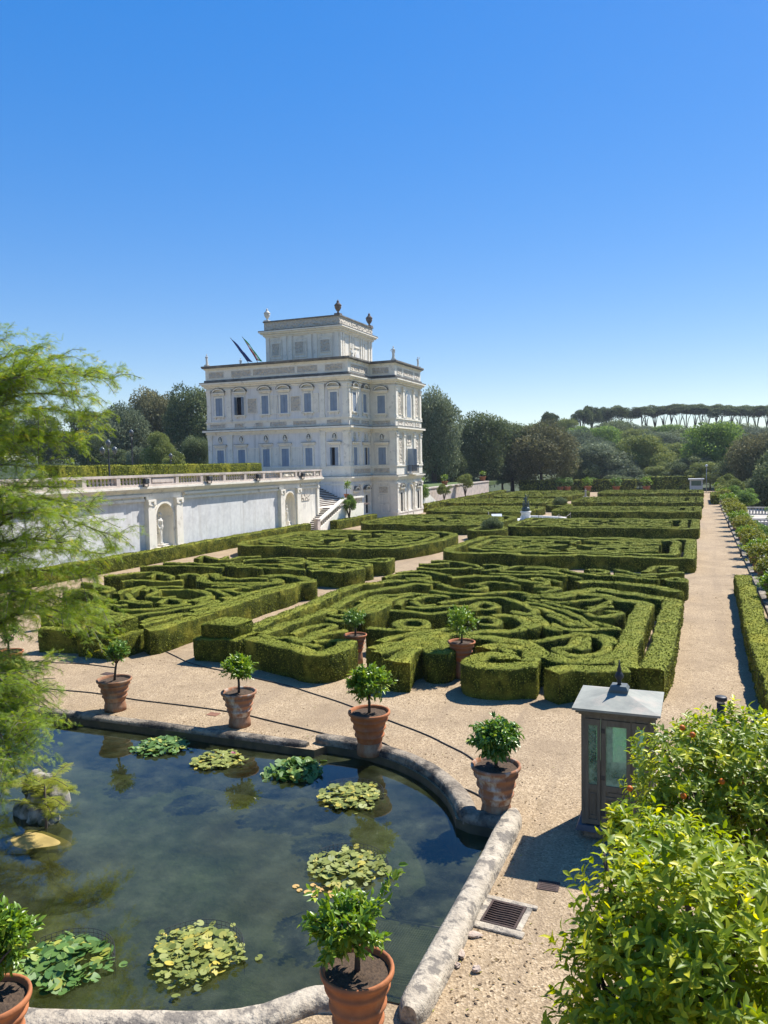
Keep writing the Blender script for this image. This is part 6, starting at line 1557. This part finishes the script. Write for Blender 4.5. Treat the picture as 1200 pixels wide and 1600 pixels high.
for i, (x, y, sx_, sy_, sz_, rz_, lab) in enumerate([(-2.98,10.45,.17,.10,.05,.2,'flat pinkish stone slab at the near side of the drain grate'),(-3.0,9.95,.07,.12,.07,.5,'broken pinkish stone beside the right coping'),(-2.72,9.72,.09,.07,.07,1.1,'small dull rubble stone near the right coping'),(-2.98,9.72,.05,.06,.05,0,'little stone wedged against the right coping')]):
    g = np.random.default_rng(i); b = MB(); b.ball((0,0,0), (sx_,sy_,sz_), 9, 6); b.v = [tuple(np.array(v)*(1+.18*g.normal(0,1))) for v in b.v]
    o = b.build('loose_stone', M.setdefault('pink_stone', surf('pinkish_rubble', (.48,.37,.29), (.36,.28,.215), 9, .9, bstr=.4, kind='Object'))); o.scale = (.8,.8,.6); [setattr(p, 'use_smooth', False) for p in o.data.polygons]; o.location = (x,y,sz_*.5); o.rotation_euler = (0,0,rz_); tag(o, lab, 'stone')
M['hose'] = surf('black_hose', (.03,.032,.03), (.05,.05,.045), 10, .6)
def cable(label, pts):
    b = MB(); P = spline([(x,y,.018) for x,y in pts], .25); b.tube([(p[0]+.02*math.sin(i*.7), p[1]+.02*math.sin(i*.53), .018) for i, p in enumerate(P)], .017, 6); tag(b.build('irrigation_hose', M['hose']), label, 'hose')
cable('thin black irrigation hose lying closest to the far pond edge, from pot to pot', [(-20.5,18.1),(-17,18.25),(-14.67,18.1),(-12.6,18.1),(-10.5,17.75),(-8.29,17.2),(-7.2,17.25),(-6.2,16.4),(-5.05,15.47),(-4.4,15.2),(-3.75,14.75)])
cable('thin black irrigation hose running from the corner topiary across the gravel to the corner pot', [(-19.6,24.6),(-18.87,23.83),(-17.2,22.7),(-15.88,22.04),(-13.12,21.26),(-11.2,20.6),(-9.49,19.8),(-7.52,18.77),(-5.77,17.72),(-4.76,16.86),(-3.6,15.0)])
cable('thin black irrigation hose in front of the near left bed', [(-26,20.0),(-22,20.6),(-20.2,20.9),(-18.4,20.9)])
BL = empty('bollard', (.55, 21.3, 0)); BL.scale = (1,1,.74); tag(BL, 'black cylindrical bollard lamp behind the dark orange tree', 'bollard')
b = MB(); b.lathe([(.10,0),(.10,.72)], n=16); b.build('post', M['iron'], BL); b = MB(); b.lathe([(.085,.72),(.085,.82)], n=16); b.build('light_ring', flat('frosted', (.4,.4,.38)), BL); b = MB(); b.lathe([(.14,.82),(.145,.84),(.145,.94),(.13,.96)], n=18); b.build('cap', M['iron'], BL)

# ------------------------------------------------------------------ edge of the garden on the right: parapet, pots, lights
M['pale_stone'] = surf('pale_travertine', (.50,.46,.40), (.40,.365,.31), 1.5, .85, c3=(.20,.18,.15), scale3=1.1, bstr=.25)
pp = empty('low_parapet', (0,0,0)); tag(pp, 'low stone parapet along the right edge of the gravel walk carrying the row of pots', 'parapet')
b = MB(); b.box(2.82,3.66,24,158,-3.5,.05); b.build('parapet_wall', M['pale_stone'], pp); b = MB(); b.box(2.76,3.72,24,158,.053,.12); b.build('parapet_coping', M['coping'], pp)
kinds = [('terracotta','citrus_o',''),('terracotta_old','citrus_o',''),('terracotta','citrus_b','')]
ys = [26.5,31.2,36.2,40.3,44.6,49.4,53.6,57.4,61.2,65.0,69.3,73.6,78.3,83,88,93,98.5,104,110,116.5,123.5,131,139.5,149]
srcs = []
for i, y in enumerate(ys):
    lab = f'potted citrus on the right parapet, {WORDS[i]} of the row from the near end'
    if i < 3:
        o = potted_citrus(lab, 3.25, y, .12, .46, .85, 0, kinds[i][0], kinds[i][1], dict(rx=.88+.06*i, rz=.62, zc=.55, ntw=210, per=15, ll=.11, seed=40+i), .3, group='potted citrus on the right parapet'); srcs.append(o)
    else:
        o = copy_tree(srcs[i % 3]); o.location = (3.25, y, .12); o.rotation_euler = (0,0,rng.random()*6); o['label'] = lab
        s_ = .88+.3*rng.random(); o.scale = (s_,s_,s_)
b = MB(); b.tube([(0,0,0),(0,0,.85)], .045, 10); lp = b.mesh('post'); lp.materials.append(M['iron'])
b = MB(); b.lathe([(.07,.85),(.085,.88),(.085,.97),(.05,1.0)], n=12); lh = b.mesh('lamp_head'); lh.materials.append(flat('frosted_globe', (.55,.55,.52)))
for i, y in enumerate([57.8,81.5,105.6]):
    e = empty('path_light', (2.66, y, 0)); tag(e, ['low black path light with white head, nearest of three beside the parapet','low black path light with white head, middle one of three beside the parapet','low black path light with white head, farthest of three beside the parapet'][i], 'path light', 'path lights'); link('post', lp, e); link('lamp_head', lh, e)
# landing and stairs to the lower garden with balustrades
low = MB(); low.box(3.7, 30, 60, 125, -3.4, -.9); 
def right_bal(label, x0, x1, y0, y1, z):
    e = empty('stair_balustrade', (0,0,0)); tag(e, label, 'balustrade', 'balustrades of the lower stairs'); L = math.hypot(x1-x0, y1-y0); ux, uy = (x1-x0)/L, (y1-y0)/L; ang = math.atan2(uy, ux)
    for nm, za, zb, w_ in (('base_course',0,.16,.42),('handrail',.80,.96,.40)):
        b = MB(); b.box(0,L,-w_/2,w_/2,za,zb); o = b.build(nm, M['pale_stone'], e); o.location = (x0,y0,z); o.rotation_euler = (0,0,ang)
    n = int(L/.34)
    b = MB(); b.lathe([(.10,.16),(.06,.22),(.12,.36),(.05,.58),(.07,.7),(.10,.80)], n=8); me = b.mesh('baluster'); me.materials.append(M['pale_stone'])
    b = MB(); b.box(-.24,.24,-.24,.24,-1.5,1.02); pm = b.mesh('post'); pm.materials.append(M['pale_stone'])
    for k in range(n):
        t = (k+.5)/n*L; o = link('baluster', me, e); o.location = (x0+ux*t, y0+uy*t, z)
    for t in (0, L): o = link('post', pm, e); o.location = (x0+ux*t, y0+uy*t, z)
right_bal('pale stone balustrade of the lower stairs, farthest of three', 4.3, 9.5, 106.5, 106.5, -.45)
right_bal('pale stone balustrade of the lower stairs, middle of three', 4.6, 10, 93.5, 93.5, -1.0)
right_bal('pale stone balustrade of the lower stairs, nearest of three', 4.2, 11, 83.8, 83.8, -.55)
tag(low.build('lower_landing', M['pale_stone']), kind='structure')
potted_citrus('potted citrus standing beyond the parapet on the lower stairs post', 7.9, 84.3, .48, .7, .9, 0, 'terracotta', 'citrus_b', dict(rx=.95, rz=.55, zc=.5, ntw=70, per=14, ll=.12, seed=60), .3, group='potted plants on the stairs')
for i, (x, y, w_, h, mat, lab) in enumerate([(4.9,118,4,2.0,'green','bright green shrub spilling over the parapet near the far stairs'),(5.6,112,4,1.4,'green','lower bright green shrub just behind the farthest balustrade'),(4.6,128,4,2.6,'olive','pale green shrub on the far right parapet'),(9,98,4,1.4,'green','dark leafy shrub between the right balustrades'),(4.4,140,4,3.2,'olive','tall olive-green shrub at the far end of the parapet'),(4.6,76,3,1.2,'green','green shrub below the parapet beside the nearest balustrade'),(5,68,3,1.4,'green','leafy shrub behind the parapet pots before the balustrades')]):
    tree('shrub', lab, 'shrub', x, y, -.9 if y < 110 else 0, w_, h+.9, 'bush', mat, .02, i, 'shrub', 'shrubs right of the walk')

# ------------------------------------------------------------------ fountain in the middle of the garden
F0 = empty('fountain', (-17.9, 86.5, 0)); tag(F0, 'round shallow white fountain basin at the crossing of the garden paths', 'fountain')
b = MB(); n = 40
prof = [(4.6,-.05),(4.6,.30),(4.5,.36),(4.15,.36),(4.1,.30),(4.1,.05)]
b.lathe(prof, n=n); b.build('basin', M['marble'], F0)
b = MB(); b.lathe([(4.09,.0),(4.09,.10)], n=n); b.build('basin_floor', surf('pale_basin', (.62,.62,.60), (.5,.5,.49), 1, .6, kind='Object'), F0)
b = MB(); b.lathe([(.75,.0),(.7,.25),(.55,.35),(.5,.9),(.62,1.05),(.6,1.15)], n=16); b.build('pedestal', M['marble'], F0)
b = MB(); bz = surf('green_black_bronze', (.045,.06,.055), (.09,.12,.105), 6, .5, kind='Object', metal=.4)
ff = empty('fountain_statue', (-17.9, 86.5, 1.15)); tag(ff, 'dark bronze statue of figures on the white pedestal in the fountain', 'statue')
for (dx, dy, dz, p, h, rz_) in ((0,0,.35,2,1.5,.3),(-.25,-.1,.05,0,1.1,1.6),(.25,.1,.05,1,1.1,-1.2)):
    me = STAT[p].copy(); me.materials.clear(); o = link('figure', me, ff, bz); o.location = (dx,dy,dz); o.scale = (h/1.8,)*3; o.rotation_euler = (0,0,rz_)
b = MB(); b.ball((0,0,.2), (.5,.45,.35)); b.build('rock_base', bz, ff)
stm = surf('brass_post', (.28,.25,.19), (.2,.18,.14), 6, .4, kind='Object')
stp = [(-22.6,88.2),(-21.9,85.6),(-20.9,83.2),(-19.3,81.6),(-15.6,81.9),(-13.9,84.4),(-13.1,87.2)]
sn = ['leftmost','second','third','fourth','fifth','sixth','rightmost']
b = MB(); b.lathe([(.17,0),(.17,.04),(.03,.06),(.028,.92),(.05,.95),(.03,1.0)], n=10); pm = b.mesh('stanchion_post'); pm.materials.append(stm)
for i, (x, y) in enumerate(stp):
    e = empty('barrier_post', (x,y,0)); tag(e, f'slim barrier post in front of the fountain, {sn[i]} of seven', 'barrier post', 'barrier posts round the fountain'); link('post', pm, e)
    if i and i != 4:
        q = stp[i-1]; b = MB(); b.tube([((q[0]-x)*t, (q[1]-y)*t, .9-.28*4*t*(1-t)) for t in np.linspace(0,1,9)], .018, 5); b.build('rope', flat('pale_rope', (.5,.45,.4)), e)
sg = empty('info_sign', (-20.2, 82.4, 0), .3); tag(sg, 'small tilted white information panel by the fountain barrier', 'sign')
b = MB(); b.add([(-.55,-.25,.75),(.55,-.25,.75),(.55,.2,1.1),(-.55,.2,1.1),(-.55,-.22,.71),(.55,-.22,.71),(.55,.23,1.06),(-.55,.23,1.06)], [(0,1,2,3),(7,6,5,4),(0,4,5,1),(1,5,6,2),(2,6,7,3),(3,7,4,0)]); b.build('panel', flat('white_panel', (.8,.8,.8)), sg)
b = MB(); b.box(-.4,-.34,-.03,.03,0,.85); b.box(.34,.4,-.03,.03,0,.85); b.build('legs', M['iron'], sg)
tree('clipped_ball', 'dark clipped ball of box in the small round bed', 'topiary', -16.9, 66.9, .3, 2.1, 1.5, 'bush_b', 'ilex', .02, 0, 'shrub')
tree('clipped_ball', 'clipped box ball in the round bed just beyond the fountain', 'topiary', -17.0, 104.4, .3, 2.0, 1.5, 'bush_b', 'ilex', .02, 1, 'shrub')
statue('small grey stone figure at the far end of the central path', -17.9, 136, 0, 3, 1.35, 0, (.7,.5), mat='pale_stone')

# ------------------------------------------------------------------ far end
for i, (x, y, r, mat, lab) in enumerate([(-26.6,163.5,.75,'citrus','far terracotta pot, left one of the leftmost pair'),(-25.2,164,.75,'citrus','far terracotta pot, right one of the leftmost pair'),(-21.3,165,.85,'citrus_b','far wide terracotta pot with bright rounded bush at the end of the central path'),(-15.5,164,.78,'citrus','far terracotta pot left of the middle of the far row'),(-9.7,163.6,.8,'citrus_b','far terracotta pot just left of the dark hedge wall')]):
    potted_citrus(lab, x, y, 0, r, 1.25, 0, 'terracotta', mat, dict(rx=1.25, rz=1.0, zc=.9, ntw=90, per=15, ll=.22, seed=80+i), .3, group='pots at the far end')
BO = empty('ticket_booth', (-.5, 164, 0)); BO.scale = (.62,.62,.80); tag(BO, 'small white flat-roofed booth with one dark window at the far end of the walk', 'booth')
b = MB(); b.box(-1.9,1.9,-1.5,1.5,0,3.0); b.build('wall', flat('booth_white', (.62,.62,.58)), BO)
b = MB(); b.box(-2.35,2.35,-1.9,1.9,3.0,3.3); b.build('roof', flat('booth_roof', (.66,.65,.6)), BO)
b = MB(); b.box(-1.55,1.55,-1.56,-1.501,1.55,2.85); o = b.build('window', flat('booth_frame', (.4,.42,.38)), BO); b = MB(); b.box(-1.4,1.4,-1.58,-1.561,1.65,2.75); b.build('pane', surf('booth_glass', (.07,.12,.09), (.10,.16,.12), 2, .15), o)
LP = empty('lamp_post', (1.35, 165, 0)); tag(LP, 'slender grey lamp post right of the white booth', 'lamp post')
b = MB(); b.tube([(0,0,0),(0,0,4.9)], [.09,.06], 8); b.build('post', flat('galvanised', (.3,.32,.33)), LP); b = MB(); b.lathe([(.1,4.9),(.26,5.0),(.26,5.2),(.06,5.35)], n=12); b.build('lamp_head', flat('globe_white', (.7,.7,.68)), LP)

# ------------------------------------------------------------------ beyond the villa: cream garden wall, lawn above, stairs, small trees
b = MB(); b.box(-38.8,-38.3,100.5,150,-.2,2.75); b.box(-38.9,-38.2,100.5,150,2.752,2.95)
tag(b.build('garden_wall', M['pinkstone']), 'plain cream garden wall beyond the villa with tree shadows on it', 'wall')
b = MB(); b.box(-75,-38.81,106,175,2.0,2.72); tag(b.build('upper_lawn', M['lawn']), kind='structure')
b = MB(); T_ = lambda u,d,z: (-36.6+d, u, z)
fprism(T_, [(100.4,-.1),(112,-.1),(110.8,.9),(102,4.1),(100.4,4.1)], 0, .4, b)
tag(b.build('stair_wall', M['trim']), 'sloping white stair parapet at the right foot of the villa', 'stair wall')
def small_tree(lab, x, y, z, h, wd, mat, key='bush', clear=.42):
    tree('small_tree', lab, 'tree', x, y, z, wd, h, key, mat, clear, rng.random()*6, 'oak', 'small round trees along the garden paths')
small_tree('small round citrus tree in front of the stone stairs by the villa corner', -35.0, 76.6, 0, 3.55, 1.75, 'green')
small_tree('first small round tree along the cream wall right of the villa', -36.4, 104.5, 0, 3.6, 2.3, 'green', 'bush_b')
small_tree('second small round tree along the cream wall right of the villa', -36.6, 115.5, 0, 3.5, 2.5, 'olive')
small_tree('third and largest small tree along the cream wall right of the villa', -36.8, 128, 0, 4.6, 3.0, 'olive', 'bush_b')
for i, (x, y, r, lab) in enumerate([(-39.9,107,.6,'terracotta pot with green bush on the lawn above the cream wall, nearest the villa'),(-39.6,113,.5,'terracotta pot with sparse bush on the lawn, between the two fuller ones'),(-39.8,126,.6,'terracotta pot with bush on the lawn beside a lantern post'),(-39.3,149,.75,'terracotta pot with bush on the far end of the cream wall')]):
    potted_citrus(lab, x, y, 2.95 if i == 3 else 2.72, r, .85, 0, 'terracotta', 'citrus_b', dict(rx=.75, rz=.6, zc=.6, ntw=45, per=12, ll=.16, seed=90+i), .3, group='pots above the cream wall')
tree('clipped_ball', 'dark round clipped shrub on the lawn right beside the villa', 'topiary', -42.5, 112, 2.6, 5.4, 3.8, 'bush_b', 'ilex', .02, 0, 'shrub')
potted_citrus('potted lemon with bright upright crown on the landing of the stone stairs', -35.55, 77.2, 3.12, .33, .42, 0, 'terracotta', 'citrus_b', dict(rx=.45, rz=.55, zc=1.0, ntw=50, per=13, ll=.12, lean=(.1,.1), seed=97), .7, group='pots by the villa')
def street_lamp(lab, x, y, z, h, globes):
    e = empty('street_lamp', (x,y,z)); tag(e, lab, 'street lamp', 'street lamps on the terrace')
    b = MB(); b.lathe([(.16,0),(.14,.5),(.07,.6),(.05,h*.9),(.06,h)], n=10); b.build('post', M['iron'], e)
    pts = [(0,0,h+.35)]+([(.55,0,h-.15),(-.55,0,h-.15)] if globes > 1 else [])
    for (gx,gy,gz) in pts:
        b = MB(); b.lathe([(.09,gz-.25),(.2,gz+.12),(.12,gz+.2),(.03,gz+.32)], (gx,gy,0), n=8); b.build('lantern', flat('lantern_glass', (.10,.11,.11), .2), e)
        if gx: b = MB(); b.tube([(0,0,h-.6),(gx*.6,0,h-.65),(gx,0,gz-.25)], .025, 6); b.build('bracket', M['iron'], e)
street_lamp('triple-lantern black street lamp on the terrace, left of the others', -39.0, 44.4, 5.2, 3.0, 3)
street_lamp('tall dark street lamp on the terrace, middle of three', -44.5, 53.5, 5.2, 4.2, 1)
street_lamp('small dark street lamp on the terrace nearest the villa', -47, 62, 5.2, 2.3, 1)


# ------------------------------------------------------------------ fallen leaves and grit on the gravel
def debris():
    g = np.random.default_rng(77); P = []
    for (x, y, sx, sy, n) in ((-2.6,9.6,.5,1.0,150),(-1.4,9,1.2,1.5,160),(-.3,10.5,.8,2,120),(-3.0,12,.15,1.6,90),(-8,16.9,3,.15,110),(-1.3,15.5,1.2,.8,60),(-5,21.9,5,.35,160),(-12,21.9,3,.3,80),(1.2,30,.35,9,120),(-9,19,6,1.6,120),(-17.8,30,.5,9,110),(.2,30,.6,10,60)):
        P.append(np.stack([g.normal(x, sx, n), g.normal(y, sy, n), np.full(n, .006)], 1))
    P = np.concatenate(P); keep = ~((P[:,0] < -3.5) & (P[:,1] < 16.6)); P = P[keep]; n = len(P)
    D = unit(np.stack([g.normal(0,1,n), g.normal(0,1,n), g.normal(0,.12,n)], 1)); N = unit(np.stack([g.normal(0,.25,n), g.normal(0,.25,n), np.ones(n)], 1))
    o = link('fallen_leaves', leaf_mesh('fallen_leaves', P, D, N, .035+.045*g.random(n), .018+.02*g.random(n)), None, leafmat('dry_leaves', (.10,.06,.03), (.24,.15,.06), (.30,.27,.06), .8, 0))
    tag(o, 'dry fallen leaves scattered over the gravel', 'leaves', kind='stuff')
debris()

# ------------------------------------------------------------------ air
def haze(density):
    mt = bpy.data.materials.new('haze_air'); mt.use_nodes = True; nt = mt.node_tree; nt.nodes.clear()
    v = nt.nodes.new('ShaderNodeVolumePrincipled'); v.inputs['Color'].default_value = (.80,.88,1,1); v.inputs['Density'].default_value = density; v.inputs['Anisotropy'].default_value = .35
    o = nt.nodes.new('ShaderNodeOutputMaterial'); nt.links.new(v.outputs[0], o.inputs['Volume'])
    b = MB(); b.box(-430, 430, -75, 735, -7, 62); tag(b.build('haze', mt), kind='stuff')
haze(.00013)
